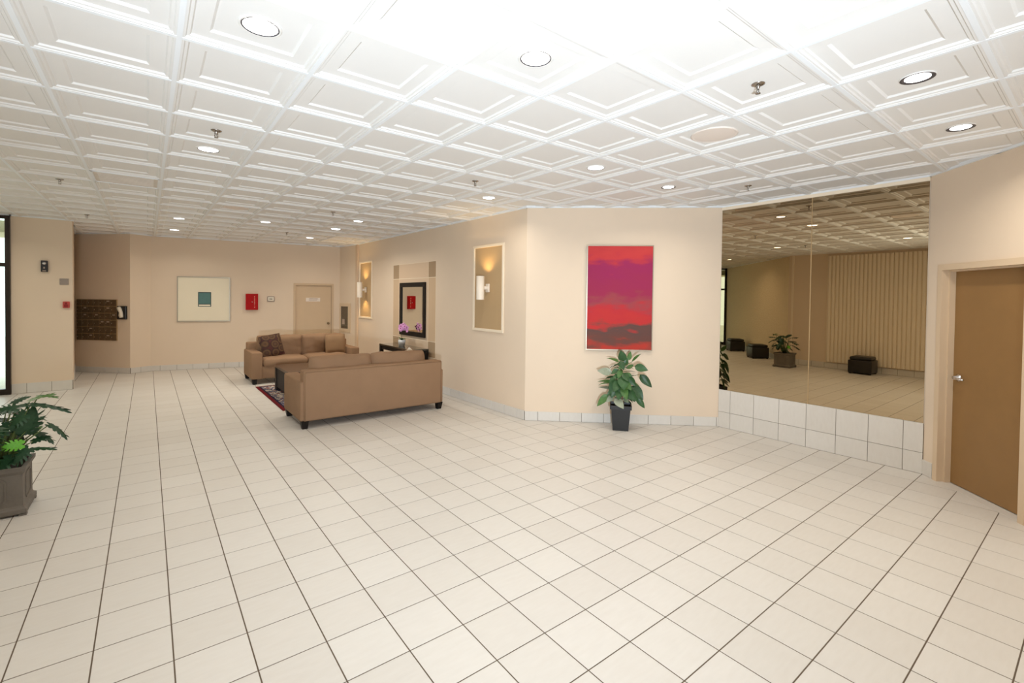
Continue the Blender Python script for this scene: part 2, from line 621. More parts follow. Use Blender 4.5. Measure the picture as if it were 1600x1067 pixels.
def clip_room(x0, y0, x1, y1):
    """the part of the plan that lies in a rectangle"""
    poly = list(ROOM)
    for ax, lim, sg in ((0, x0, 1), (0, x1, -1), (1, y0, 1), (1, y1, -1)):
        out = []
        for i in range(len(poly)):
            a, b = poly[i - 1], poly[i]
            da, db = (a[ax] - lim) * sg, (b[ax] - lim) * sg
            if (da >= 0) != (db >= 0):
                t = da / (da - db)
                out.append((a[0] + t * (b[0] - a[0]), a[1] + t * (b[1] - a[1])))
            if db >= 0:
                out.append(b)
        poly = out
        if len(poly) < 3:
            return []
    res = []
    for p in poly:
        if not res or hypot(p[0] - res[-1][0], p[1] - res[-1][1]) > 1e-4:
            res.append(p)
    if len(res) > 2 and hypot(res[0][0] - res[-1][0], res[0][1] - res[-1][1]) < 1e-4:
        res.pop()
    return res


def area2(p):
    return 0.5 * sum(p[i - 1][0] * p[i][1] - p[i][0] * p[i - 1][1] for i in range(len(p)))


def project(p):
    d = Vector(p) - CAM
    z = d.dot(fwd)
    if z < 0.05:
        return None
    return 800 + FPX * d.dot(rgt2) / z, 533.5 + SHIFT_PX - FPX * d.dot(up2) / z, z


# ------------------------------------------------------------------ floor
floor = MB().prism(ROOM, -0.12, -0.0016).build('floor', GROUT)
tag(floor, 'floor of square off-white ceramic tiles with brown grout', 'floor', kind='structure')
T = 0.3048
g = 0.0031
full = MB()
h0, h1 = T / 2 - g, T / 2 - g - 0.0012
full.rings([[(-h0, -h0, -.0045), (h0, -h0, -.0045), (h0, h0, -.0045), (-h0, h0, -.0045)],
            [(-h0, -h0, -.0008), (h0, -h0, -.0008), (h0, h0, -.0008), (-h0, h0, -.0008)],
            [(-h1, -h1, 0), (h1, -h1, 0), (h1, h1, 0), (-h1, h1, 0)]])
full_me = full.mesh('tile', TILE)
cells = []
for i in range(-16, 24):
    for j in range(-17, 37):
        p = clip_room(i * T + g, j * T + g, (i + 1) * T - g, (j + 1) * T - g)
        if len(p) < 3 or abs(area2(p)) < 2e-4:
            continue
        c = ((i + .5) * T, (j + .5) * T)
        q = project((c[0], c[1], 0))
        size = -1
        if q and -60 < q[0] < 1660 and -60 < q[1] < 1127:
            size = abs(area2(p)) / q[2] ** 3
        cells.append((size, c, p))
cells.sort(key=lambda t: -t[0])
rest = MB()
FULL_A = (T - 2 * g) ** 2
for k, (size, c, p) in enumerate(cells):
    whole = abs(area2(p)) > FULL_A * 0.999
    if k < 300:
        if whole:
            link('tile', full_me, floor, (c[0], c[1], 0))
        else:
            MB().prism(p, -.0045, 0).build('tile', TILE, floor)
    elif whole:
        rest.add(full.v, full.f, Matrix.Translation((c[0], c[1], 0)))
    else:
        rest.prism(p, -.0045, 0)
o = rest.build('distant_tiles', TILE, floor)
o['kind'] = 'stuff'

# ------------------------------------------------------------------ ceiling: deck, grid bars, coffered tiles
ceiling = MB().prism(ROOM, 3.20, 3.30).build('ceiling', DARKDECK)
tag(ceiling, 'suspended ceiling of white coffered tiles in a square metal grid', 'ceiling', kind='structure')
GS, GX, GY = 0.613, 0.638, -0.122


def cell(i, j):
    return GX + (i + .5) * GS, GY + (j + .5) * GS


hs = GS / 2 - 0.010
ct = MB()
prof = [(0, .003), (.012, .003), (.018, .010), (.030, .011), (.037, .020), (.106, .021), (.118, .031)]
ct.rings([[(-hs + o_, -hs + o_, z), (hs - o_, -hs + o_, z), (hs - o_, hs - o_, z), (-hs + o_, hs - o_, z)] for o_, z in prof])
ct_me = ct.mesh('ceiling_tile', CEILW)
COFFER = 0.031
SPECIAL = {(-1, 6): 'vent'}
for i in range(-11, 11):
    for j in range(-8, 18):
        x, y = cell(i, j)
        pts = [(x + a * GS * .49, y + b * GS * .49) for a in (-1, 0, 1) for b in (-1, 0, 1)]
        if not any(inside(*p) for p in pts):
            continue
        if (i, j) in SPECIAL:
            continue
        link('ceiling_tile', ct_me, ceiling, (x, y, H))


def span(axis, v):
    """stretches of the line axis=v that lie inside the room"""
    hits = []
    for k in range(len(ROOM)):
        a, b = ROOM[k - 1], ROOM[k]
        if (a[axis] > v) != (b[axis] > v):
            t = (v - a[axis]) / (b[axis] - a[axis])
            hits.append(a[1 - axis] + t * (b[1 - axis] - a[1 - axis]))
    hits.sort()
    return list(zip(hits[::2], hits[1::2]))


for i in range(-10, 12):
    x = GX + i * GS
    for a, b in span(0, x):
        MB().box((x - .0115, a, H), (x + .0115, b, H + .006)).box((x - .002, a, H + .006), (x + .002, b, H + .04)).build('grid_bar', BARW, ceiling)
for j in range(-8, 19):
    y = GY + j * GS
    for a, b in span(1, y):
        MB().box((a, y - .0115, H + .0006), (b, y + .0115, H + .0065)).build('grid_bar', BARW, ceiling)

for k in range(len(ROOM)):     # wall angle under the tile edges
    w_ = Wall(ROOM[k - 1], ROOM[k])
    o = MB().box((-.01, -.01, H), (w_.L + .01, .022, H + .004)).box((-.01, -.01, H + .004), (w_.L + .01, .020, H + .034)).build('wall_angle', BARW, ceiling)
    o.matrix_world = w_.M

# ------------------------------------------------------------------ walls


def wall(name, f, label, m=WALL, th=0.16, ext0=0.0, ext1=0.0):
    o = MB().box((-ext0, -th, -0.1), (f.L + ext1, 0, TOP)).build(name, m)
    o.matrix_world = f.M
    return tag(o, label, 'wall', kind='structure')


wall('wall_mirror', wall_mirror_f, 'wall behind the big tinted mirror', th=0.18)
wall('wall_painting', wall_paint_f, 'angled beige wall carrying the red abstract painting')
wall('wall_side', wall_side_f, 'long beige wall with two sconce panels and the framed mirror')
wall('wall_return', wall_ret_f, 'short beige wall holding the alarm panel beside the far door')
wall('wall_stub', wall_stub_f, 'narrow beige wall between mailbox recess and far wall')
wall('wall_mailbox', wall_mail_f, 'shaded beige wall of the mailbox recess')
wall('wall_column_side', wall_cside_f, 'shaded side of the wide column by the mailbox recess', ext1=-.02)
wall('wall_column', wall_col_f, 'wide beige column face beside the entrance glazing')
wall('wall_stucco', wall_stucco_f, 'rough stucco wall seen in the big mirror behind two ottomans', STUCCO, ext0=.1)
wall('wall_south_west', wall_sw_f, 'plain beige wall at the near end of the lobby', ext0=.1)
wall('wall_south', wall_s_f, 'plain beige wall facing the seating area', ext0=.1)

# far wall with its door opening (local x runs from the far corner leftwards)
BL = 3.9638
f = wall_back_f
L = f.L
bd0, bd1 = L - 3.765, L - 2.92          # door opening along the wall
BDH = 1.985
o = (MB().box((0, -.16, -.1), (bd0 - .05, 0, TOP)).box((bd1 + .05, -.16, -.1), (L, 0, TOP)).box((bd0 - .05, -.16, BDH + .05), (bd1 + .05, 0, TOP))
     .box((bd0 - .05, -.16, -.1), (bd1 + .05, -.075, BDH + .05)).build('wall_back', WALL))
o.matrix_world = f.M
tag(o, 'far beige wall with the framed teal print and tan door', 'wall', kind='structure')
d = empty('door_1', f.at((bd0 + bd1) / 2))
tag(d, 'tan flush door with a small white sign behind the far sofa', 'door', kind='structure')
hw = (bd1 - bd0) / 2
MB().box((-hw + .004, -.07, .006), (hw - .004, -.03, BDH - .004)).build('door_leaf', DOORT, d)
fr = MB().box((-hw - .05, -.075, 0), (-hw, .012, BDH)).box((hw, -.075, 0), (hw + .05, .012, BDH)).box((-hw - .05, -.075, BDH), (hw + .05, .012, BDH + .05))
fr.build('door_frame', DOORT, d)
kn = MB().lathe([(.030, 0), (.030, .006), (.012, .010), (.012, .035), (.026, .042), (.030, .055), (.022, .068), (.004, .072)], 14,
                Matrix.Translation((-hw + .075, -.03, 1.017)) @ Matrix.Rotation(-pi / 2, 4, 'X'), cap1=True)
kn.build('door_knob', BRASS, d, True)
sg = MB().box((-.169, -.03, 1.577), (.169, -.024, 1.672)).build('door_sign', SIGNW, d)
sg.location.x = -(3.157 + 3.495) / 2 + (2.92 + 3.765) / 2
MB().box((-.11, -.0245, 1.636), (.09, -.0228, 1.652)).build('print_line', SIGNG, sg)
MB().box((-.09, -.0245, 1.602), (.10, -.0228, 1.614)).build('print_line', SIGNG, sg)

# door wall
f = wall_door_f
L = f.L
dd0, dd1, DDH = L - 1.045, L - 0.20, 2.048
o = (MB().box((0, -.2, -.1), (dd0 - .055, 0, TOP)).box((dd1 + .055, -.2, -.1), (L, 0, TOP)).box((dd0 - .055, -.2, DDH + .055), (dd1 + .055, 0, TOP))
     .box((dd0 - .055, -.24, -.1), (dd1 + .055, -.16, DDH + .055)).build('wall_door', WALL))
o.matrix_world = f.M
tag(o, 'angled beige wall around the brown door', 'wall', kind='structure')
d = empty('door_2', f.at((dd0 + dd1) / 2))
tag(d, 'brown laminate door with chrome lever in a beige metal frame', 'door', kind='structure')
hw = (dd1 - dd0) / 2
MB().box((-hw, -.16, -.1), (hw, 0, .001)).build('threshold', TILE, d)
MB().box((-hw + .003, -.145, .008), (hw - .003, -.10, DDH - .003)).build('door_leaf', DOORB, d)
fm = MB()
for s_ in (-1, 1):
    a, b = sorted((s_ * hw, s_ * (hw + .055)))
    fm.box((a, -.16, 0), (b, .014, DDH))
    a, b = sorted((s_ * (hw - .014), s_ * hw))
    fm.box((a, -.10, 0), (b, -.05, DDH))
fm.box((-hw - .055, -.16, DDH), (hw + .055, .014, DDH + .055)).box((-hw, -.10, DDH - .014), (hw, -.05, DDH))
fm.build('door_frame', FRAMEC, d)
hx = hw - .075
hd = MB().lathe([(.034, 0), (.034, .006), (.020, .012), (.016, .045)], 18, Matrix.Translation((hx, -.10, 1.025)) @ Matrix.Rotation(-pi / 2, 4, 'X'), cap1=True)
hd.tube([(hx, -.06, 1.025), (hx - .03, -.052, 1.025), (hx - .085, -.05, 1.022), (hx - .115, -.056, 1.02)], [.012, .011, .010, .008], 10)
hd.build('lever_handle', CHROME, d, True)
MB().box((hw - .0045, -.10, .98), (hw + .001, -.094, 1.07)).build('latch_plate', CHROME, d)

# ribbed plaster wall opposite the mirror
f = wall_rib_f
o = MB().box((-.1, -.16, -.1), (f.L + .1, 0, TOP)).build('wall_ribbed', WALL)
o.matrix_world = f.M
tag(o, 'wall of vertical plaster ribs seen in the big mirror behind an ottoman', 'wall', kind='structure')
pr = []
x = 0.86
P_ = 0.086
while x < f.L - .1:
    pr += [(x, 0.014), (x + .006, 0.034), (x + .018, 0.046), (x + .040, 0.05), (x + .062, 0.046), (x + .074, 0.034), (x + .080, 0.014)]
    x += P_
vs = [(a, b, .17) for a, b in pr] + [(a, b, 2.93) for a, b in pr]
n = len(pr)
MB().add(vs, [(i, i + 1, n + i + 1, n + i) for i in range(n - 1)]).box((.84, 0, .165), (x + .01, .012, 2.935)).build('rib_panel', RIBBED, o)['kind'] = 'stuff'
MB().box((-.02, 0, .0), (.03, .02, H)).build('corner_strip', TRIMC, o)

# skirting tiles


def skirting(name, f, h, s0, s1, start, label, th=0.011):
    b = empty(name, f.M)
    tag(b, label, 'baseboard', kind='structure')
    cuts = [s0]
    x = start
    while x < s1 - .01:
        if x > s0 + .02:
            cuts.append(x)
        x += 0.3065
    cuts.append(s1)
    for a, c in zip(cuts, cuts[1:]):
        a_, c_ = a + .0024, c - .0024
        (MB().rings([[(a_, .001, .002), (c_, .001, .002), (c_, .001, h), (a_, .001, h)],
                     [(a_, th - .002, .002), (c_, th - .002, .002), (c_, th - .002, h), (a_, th - .002, h)],
                     [(a_ + .002, th, .004), (c_ - .002, th, .004), (c_ - .002, th, h - .003), (a_ + .002, th, h - .003)]]).build('tile', TILE, b))
    MB().box((s0, .0, .001), (s1, th * .45, h - .002)).build('grout_bed', GROUT, b)
    return b


skirting('baseboard_painting', wall_paint_f, .128, 0, wall_paint_f.L, .03, 'off-white tile skirting under the red painting')
skirting('baseboard_side', wall_side_f, .135, 0, wall_side_f.L, .16, 'off-white tile skirting along the sconce wall')
skirting('baseboard_back', wall_back_f, .12, wall_back_f.L - 2.86, wall_back_f.L, .12, 'off-white tile skirting under the framed teal print')
skirting('baseboard_return', wall_ret_f, .12, .02, wall_ret_f.L, .3, 'short tile skirting under the alarm panel')
skirting('baseboard_stub', wall_stub_f, .12, 0, wall_stub_f.L, .2, 'short tile skirting beside the mailbox recess')
skirting('baseboard_mailbox', wall_mail_f, .12, 0, wall_mail_f.L, .28, 'off-white tile skirting under the mailboxes')
skirting('baseboard_column_side', wall_cside_f, .17, 0, wall_cside_f.L, .1, 'tile skirting on the shaded side of the column')
skirting('baseboard_column', wall_col_f, .17, 0, wall_col_f.L, .27, 'off-white tile skirting on the column face')
skirting('baseboard_stucco', wall_stucco_f, .15, 0, wall_stucco_f.L, .1, 'tile skirting under the stucco wall')
skirting('baseboard_ribbed', wall_rib_f, .15, 0, wall_rib_f.L, .2, 'tile skirting under the ribbed wall')
skirting('baseboard_door', wall_door_f, .15, wall_door_f.L - .135, wall_door_f.L, 9, 'small tile skirting piece beside the brown door')

# knee wall of tiles under the mirror (local x from the door end)
f = wall_mirror_f
L = f.L
kw = MB().box((0, 0, 0), (L, .006, .512)).build('wall_knee', GROUT)
kw.matrix_world = f.M
tag(kw, 'low band of two rows of off-white tiles under the tinted mirror', 'wall', kind='structure')
js = [0] + sorted(L - s_ for s_ in (.165, .474, .780, 1.086, 1.392, 1.695, 1.995)) + [L]
for z0, z1 in ((0.002, .212), (.216, .515)):
    for a, c in zip(js, js[1:]):
        MB().rings([[(a + .0022, .001, z0), (c - .0022, .001, z0), (c - .0022, .001, z1), (a + .0022, .001, z1)],
                    [(a + .0022, .012, z0), (c - .0022, .012, z0), (c - .0022, .012, z1), (a + .0022, .012, z1)],
                    [(a + .004, .0135, z0 + .002), (c - .004, .0135, z0 + .002), (c - .004, .0135, z1 - .002), (a + .004, .0135, z1 - .002)]]).build('tile', TILE, kw)
o = MB().box((0, 0, 2.957), (L, .018, H)).build('trim_1', TRIMC)
o.matrix_world = f.M
tag(o, 'thin cream header strip along the top of the tinted mirror', 'trim', kind='structure')
m_ = empty('mirror', f.at(0, .517))
tag(m_, 'floor-length bronze tinted wall mirror in two sheets above low tiles', 'mirror')
seam = L - 1.10
MB().box((.004, .002, 0), (seam - .002, .009, 2.438)).build('mirror_sheet', MIRROR, m_)
MB().box((seam + .002, .002, 0), (L - .004, .009, 2.438)).build('mirror_sheet', MIRROR, m_)
MB().box((seam - .0045, .0, 0), (seam + .0045, .0115, 2.438)).build('seam_strip', BRONZEL, m_)

# pilaster strip at the end of the sconce wall
o = rbox((6.20 + .18, 0, .0), (6.51, .035, H), .004, 1).build('trim_2', PANELC)
o.matrix_world = wall_side_f.M
tag(o, 'pale vertical strip at the far end of the sconce wall', 'trim', kind='structure')


# ------------------------------------------------------------------ entrance glazing
def glazing(name, f, posts, label):
    w = empty(name, f.M)
    tag(w, label, 'window', kind='structure')
    for p in posts:
        MB().box((p - .03, -.06, 0), (p + .03, .05, H)).build('mullion', ANODE, w)
    for a, b in zip(posts, posts[1:]):
        for z0, z1 in ((0, .096), (2.144, 2.208), (H - .05, H)):
            MB().box((a + .03, -.045, z0), (b - .03, .035, z1)).build('rail', ANODE, w)
        for z0, z1 in ((.096, 2.144), (2.208, H - .05)):
            MB().box((a + .03, -.008, z0), (b - .03, 0, z1)).build('pane', GLASS, w)
    return w


glazing('window_1', glaze_n_f, (.03, 1.28, 2.52, 3.76), 'dark framed entrance glazing beside the column')
glazing('window_2', glaze_w_f, (.05, 1.0, 1.96), 'dark framed glazing at the end of the stucco wall')
o = MB().box((-20, 2.0, -.2), (-1.0, 24, -.06)).build('ground', EXTG)
tag(o, 'pale paved forecourt outside the entrance glazing', 'ground', kind='structure')
o = MB().prism([(-5.3, 6.3), (-5.3, 8.75), (-1.0, 8.75), (-1.0, 10.0), (-6.6, 10.0), (-6.6, 5.6)], 2.75, 2.95).build('roof_canopy', CREAMX)
tag(o, 'cream soffit of the entrance canopy outside the glazing', 'roof', kind='structure')

# ------------------------------------------------------------------ downlights, speakers, sprinklers, vent
ring_me = MB().lathe([(.092, .004), (.108, .0), (.109, -.004), (.104, -.008), (.096, -.006), (.092, .0)], 32).mesh('trim_ring', RINGW, True)
baf_me = MB().lathe([(.096, -.0065), (.0935, -.0085), (.089, -.0065), (.086, .0)], 32).mesh('baffle', BAFFLE, True)
baf2_me = MB().lathe([(.104, -.0085), (.100, -.0105), (.076, -.004), (.072, .0)], 32).mesh('baffle', BAFFLE, True)
lens_me = MB().lathe([(.090, -.003), (.055, -.007), (.004, -.008)], 32, cap1=True).mesh('lens', LENS, True)
lens2_me = MB().lathe([(.078, -.004), (.05, -.010), (.004, -.012)], 32, cap1=True).mesh('lens', LENS, True)
lensx_me = MB().lathe([(.090, -.003), (.055, -.007), (.004, -.008)], 32, cap1=True).mesh('lens', LENSX, True)


def downlight(i, j, label, style=0, power=1.0):
    x, y = cell(i, j)
    t = empty('ceiling_light', loc=(x, y, H + COFFER))
    tag(t, label, 'ceiling light', 'recessed downlights')
    k_ = (.87, .78, .87)[style]
    for nme, me in (('trim_ring', ring_me), ('baffle', (baf_me, baf2_me, baf_me)[style]), ('lens', (lens_me, lens2_me, lensx_me)[style])):
        link(nme, me, t).scale = (k_, k_, k_)
    ld = bpy.data.lights.new('downlight_beam', 'AREA')
    ld.shape = 'DISK'
    ld.size = 0.12
    ld.energy = DOWN_W * power
    ld.color = DOWN_COL
    ld.spread = radians(150)
    lo = bpy.data.objects.new('downlight_beam', ld)
    COL.objects.link(lo)
    lo.parent = t
    lo.location = (0, 0, -0.016)


downlight(0, -1, 'large recessed downlight with thin dark rim, highest up over the left of the floor', 0, .75)
downlight(2, -2, 'large recessed downlight with thin dark rim above the middle of the floor', 0, .5)
downlight(5, -4, 'recessed downlight with dark crescent rim above the brown door, the larger of two', 1, 1.05)
downlight(7, -4, 'recessed downlight with dark crescent rim close to the wall above the brown door', 1, 1.15)
downlight(0, 3, 'recessed downlight just behind a chrome sprinkler, towards the ceiling vent', 0, 1.05)
downlight(5, 0, 'recessed downlight nearest the red painting, set away from the mirror', 0, .6)
downlight(7, 0, 'recessed downlight between the red painting and the top of the mirror', 1, 1.1)
downlight(5, 3, 'recessed downlight close to the corner where sconce wall and painting wall meet', 0, .8)
downlight(0, 11, 'recessed downlight in front of the framed teal print, nearer of two', 0, .9)
downlight(0, 14, 'recessed downlight nearest the far wall above the framed teal print', 0, .9)
downlight(2, 10, 'recessed downlight alone between the round speaker and the dazzling light', 0, .9)
downlight(4, 10, 'dazzling white downlight above the far sofa', 2, 1.6)
downlight(4, 8, 'recessed downlight over the coffee table beside the dazzling light', 0, .9)
downlight(4, 13, 'recessed downlight above the tan far door', 0, .9)
downlight(-4, 7, 'recessed downlight over the stucco wall, seen only in the mirror', 0, 1.3)
downlight(0, -5, 'added unseen downlight straight above the viewpoint', 0, .75)  # extra lamp added out of view, lifts the near floor
downlight(-4, 11, 'added unseen downlight brightening the entrance side by the glazing', 0, 1.0)  # lamp added outside the view to brighten the column and ceiling there

SPRM = mat('dull_sprinkler_chrome', (0.36, 0.33, 0.30, 1), 0.25, 1.0)
spr = [MB().lathe([(.043, .0), (.043, -.004), (.030, -.010), (.014, -.012)], 20, cap1=True).mesh('escutcheon', SPRM, True),
       MB().lathe([(.013, -.010), (.013, -.026), (.008, -.030), (.008, -.040)], 12).tube([(.012, 0, -.026), (.013, 0, -.05), (.004, 0, -.062)], .003, 6)
       .tube([(-.012, 0, -.026), (-.013, 0, -.05), (-.004, 0, -.062)], .003, 6).mesh('sprinkler_body', SPRM, True),
       MB().lathe([(.004, -.058), (.016, -.062), (.017, -.065), (.004, -.066)], 14, cap0=True, cap1=True).mesh('deflector', SPRM, True)]


def sprinkler(i, j, label):
    x, y = cell(i, j)
    t = empty('fire_sprinkler', loc=(x, y, H + COFFER))
    tag(t, label, 'sprinkler', 'ceiling sprinklers')
    for nme, me in zip(('escutcheon', 'sprinkler_body', 'deflector'), spr):
        o_ = link(nme, me, t)
        o_.scale = (.88, .88, .88)


sprinkler(4, -3, 'chrome fire sprinkler in the ceiling near the brown door, the largest one')
sprinkler(0, 2, 'chrome fire sprinkler just in front of a downlight, above the left of the floor')
sprinkler(4, 2, 'chrome fire sprinkler in front of the corner of the painting wall')
sprinkler(8, -1, 'chrome fire sprinkler close above the top of the tinted mirror')
sprinkler(-2, 7, 'chrome fire sprinkler over the way to the column, beside the vent')
sprinkler(3, 7, 'chrome fire sprinkler above the coffee table, beside the dazzling light')
sprinkler(-2, 12, 'chrome fire sprinkler above the mailbox recess')
sprinkler(3, 12, 'chrome fire sprinkler near the far wall above the tan door')

for (i, j), lab in (((5, -2), 'round cream ceiling speaker grille in front of the tinted mirror'), ((1, 8), 'round cream ceiling speaker grille between the vent and the far wall')):
    x, y = cell(i, j)
    t = empty('ceiling_speaker', loc=(x, y, H + COFFER))
    tag(t, lab, 'speaker', 'ceiling speakers')
    MB().lathe([(.170, 0), (.172, -.006), (.160, -.010), (.152, -.006)], 32).build('rim', SPKR, t, True)
    MB().lathe([(.153, -.005), (.10, -.008), (.004, -.009)], 32, cap1=True).build('grille', SPKR, t, True)

x, y = cell(-1, 6)
t = empty('ceiling_vent', loc=(x, y, H + .004))
tag(t, 'square dusty metal air vent panel in the ceiling', 'vent')
MB().box((-hs, -hs, 0), (hs, hs, .004)).build('vent_panel', VENTM, t)
fr = MB()
for k in range(4):
    fr.box((-hs, -hs, -.006), (hs, -hs + .022, 0), Matrix.Rotation(k * pi / 2, 4, 'Z'))
fr.build('vent_frame', BARW, t)
for k in range(11):
    yy = -.22 + k * .044
    MB().box((-.24, yy - .004, -.004), (.24, yy + .004, .0)).build('louvre', VENTM, t)

# ------------------------------------------------------------------ sconce panels and sconces on the side wall
fW = wall_side_f


def sconce_panel(s0, s1, lab_p, lab_s, both):
    z0, z1 = 1.20, 2.56
    c = (s0 + s1) / 2
    w = s1 - s0
    p = empty('wall_panel', fW.at(c, z0))
    tag(p, lab_p, 'wall panel', 'framed sconce panels')
    MB().box((-w / 2 + .03, 0, .03), (w / 2 - .03, .004, z1 - z0 - .03)).build('panel_field', WALLD, p)
    b = .042
    hh = z1 - z0
    for a, e in (((-w / 2, 0, 0), (w / 2, .022, b)), ((-w / 2, 0, hh - b), (w / 2, .022, hh)), ((-w / 2, 0, b), (-w / 2 + b, .022, hh - b)), ((w / 2 - b, 0, b), (w / 2, .022, hh - b))):
        rbox(a, e, .004, 1).build('moulding', TRIMC, p)
    t = empty('wall_sconce', fW.at(c, 1.88, .004))
    tag(t, lab_s, 'sconce', 'cylinder wall sconces')
    R_, off = .062, .15
    rbox((-.045, 0, -.065), (.045, .022, .065), .006, 1).build('backplate', SCONCEM, t)
    MB().lathe([(.030, .0), (.030, .07), (.024, .085), (.024, .10)], 16, Matrix.Translation((0, .018, 0)) @ Matrix.Rotation(-pi / 2, 4, 'X')).build('arm', SCONCEM, t, True)
    MB().lathe([(R_, -.182), (R_, .182), (R_ - .005, .182), (R_ - .005, -.182), (R_, -.182)], 28, Matrix.Translation((0, off, 0))).build('shade', SCONCEM, t, True)
    if not both:
        MB().lathe([(R_ - .004, -.02), (.002, -.02)], 24, Matrix.Translation((0, off, 0)), cap1=True).build('shade_floor', SCONCEM, t)
    for sg_ in ((1, -1) if both else (1,)):
        MB().lathe([(.010, -.03), (.018, 0), (.026, .02), (.018, .042), (.003, .048)], 14, Matrix.Translation((0, off, sg_ * .09)) @ (Matrix() if sg_ > 0 else Matrix.Rotation(pi, 4, 'X')), cap1=True).build('bulb', BULB, t, True)
        ld = bpy.data.lights.new('sconce_glow', 'SPOT')
        ld.energy = 9.0
        ld.color = (1.0, 0.66, 0.26)
        ld.spot_size = radians(125)
        ld.spot_blend = 0.9
        ld.shadow_soft_size = 0.02
        lo = bpy.data.objects.new('sconce_glow', ld)
        COL.objects.link(lo)
        lo.parent = t
        lo.location = (0, off - .02, sg_ * .15)
        if sg_ < 0:
            lo.rotation_euler = (0, 0, 0)
        else:
            lo.rotation_euler = (pi, 0, 0)


sconce_panel(.505, 1.318, 'tan wall panel in cream moulding near the corner by the painting', 'white cylinder sconce glowing upward on the panel near the painting corner', False)
sconce_panel(5.50, 6.29, 'tan wall panel in cream moulding behind the far end of the console table', 'white cylinder sconce glowing up and down on the panel beyond the console table', True)

# painted panel behind the framed mirror: nine fields
p = empty('painted_panel', fW.at((2.55 + 4.365) / 2, .60))
tag(p, 'nine-field painted wall panel with taupe corners behind the framed mirror', 'wall panel')
xs = [-.9075, -.63, .57 + .06, .9075]
zs = [0, .297, 1.495, 1.795]
for a in range(3):
    for b in range(3):
        corner = a != 1 and b != 1
        m = TAUPE if corner else (WALLD if b == 1 and a != 1 else PANELC)
        if b == 1 and a != 1:
            m = MATS.get('soft_tan_panel') or mat('soft_tan_panel', sr(206, 180, 150), .72, spec=.25)
        MB().box((xs[a] + .006, 0, zs[b] + .006), (xs[a + 1] - .006, .005, zs[b + 1] - .006)).build('panel_field', m, p)
MB().box((xs[0], 0, zs[0]), (xs[3], .0025, zs[3])).build('backing', TRIMC, p)

# framed mirror
t = empty('framed_mirror', fW.at((2.912 + 4.004) / 2, .95))
tag(t, 'rectangular mirror in a wide dark brown frame above the console table', 'mirror')
w, hh, b = 1.092, 1.06, .088
for poly in ([(-w / 2, 0), (w / 2, 0), (w / 2 - b, b), (-w / 2 + b, b)], [(w / 2, 0), (w / 2, hh), (w / 2 - b, hh - b), (w / 2 - b, b)],
             [(w / 2, hh), (-w / 2, hh), (-w / 2 + b, hh - b), (w / 2 - b, hh - b)], [(-w / 2, hh), (-w / 2, 0), (-w / 2 + b, b), (-w / 2 + b, hh - b)]):
    MB().prism(poly, -.032, -.006, Matrix.Rotation(pi / 2, 4, 'X')).build('frame_side', BLACKW, t)
MB().box((-w / 2 + b - .005, .006, b - .005), (w / 2 - b + .005, .016, hh - b + .005)).build('glass', SILVER, t)

# ------------------------------------------------------------------ red painting
f = wall_paint_f
t = empty('painting', f.at(f.L - (.841 + 1.752) / 2, 1.022))
tag(t, 'tall red and crimson abstract painting above the plant in a black pot', 'painting')
w, hh = .911, 1.456
MB().box((-w / 2 + .012, .004, .012), (w / 2 - .012, .030, hh - .012)).build('canvas', painting_material(), t)
for a, e in (((-w / 2, 0, 0), (w / 2, .036, .012)), ((-w / 2, 0, hh - .012), (w / 2, .036, hh)), ((-w / 2, 0, .012), (-w / 2 + .012, .036, hh - .012)), ((w / 2 - .012, 0, .012), (w / 2, .036, hh - .012))):
    MB().box(a, e).build('frame_side', SILVERF, t)

# ------------------------------------------------------------------ far wall items
f = wall_back_f
L = f.L
t = empty('framed_print', f.at(L - (.478 + 1.513) / 2, 1.097))
tag(t, 'large cream matted print with a small teal square on the far wall', 'picture')
w, hh = 1.035, 1.03
for a, e in (((-w / 2, 0, 0), (w / 2, .03, .018)), ((-w / 2, 0, hh - .018), (w / 2, .03, hh)), ((-w / 2, 0, .018), (-w / 2 + .018, .03, hh - .018)), ((w / 2 - .018, 0, .018), (w / 2, .03, hh - .018))):
    MB().box(a, e).build('frame_side', SILVERF, t)
MB().box((-w / 2 + .018, .004, .018), (w / 2 - .018, .018, hh - .018)).build('mat_board', MATBOARD, t)
pc = -((.878 + 1.132) / 2 - (.478 + 1.513) / 2)
o = MB().box((pc - .128, .018, .342), (pc + .128, .0195, .681)).build('print', DKTEAL, t)
MB().box((pc - .110, .0195, .41), (pc + .110, .0205, .655)).build('colour_field', TEAL, o)
MB().box((pc - .110, .0195, .356), (pc + .110, .0205, .39)).build('pale_band', MATBOARD, o)

t = empty('fire_cabinet', f.at(L - (1.833 + 2.094) / 2, 1.365))
tag(t, 'small red fire cabinet on the far wall', 'fire cabinet')
rbox((-.1305, 0, 0), (.1305, .07, .387), .005, 1).build('body', RED, t)
MB().box((-.125, .07, .006), (.125, .078, .381)).build('cabinet_door', RED, t)
for k, (z, h_) in enumerate(((.05, .03), (.11, .02), (.15, .035), (.20, .03), (.25, .025), (.30, .03))):
    MB().box((-.068 + .004 * (k % 2), .078, z), (-.048, .0795, z + h_)).build('pale_mark', CREAMP, t)
MB().lathe([(.011, 0), (.011, .012), (.004, .014)], 12, Matrix.Translation((-.006, .078, .19)) @ Matrix.Rotation(-pi / 2, 4, 'X'), cap1=True).build('latch', CHROME, t, True)

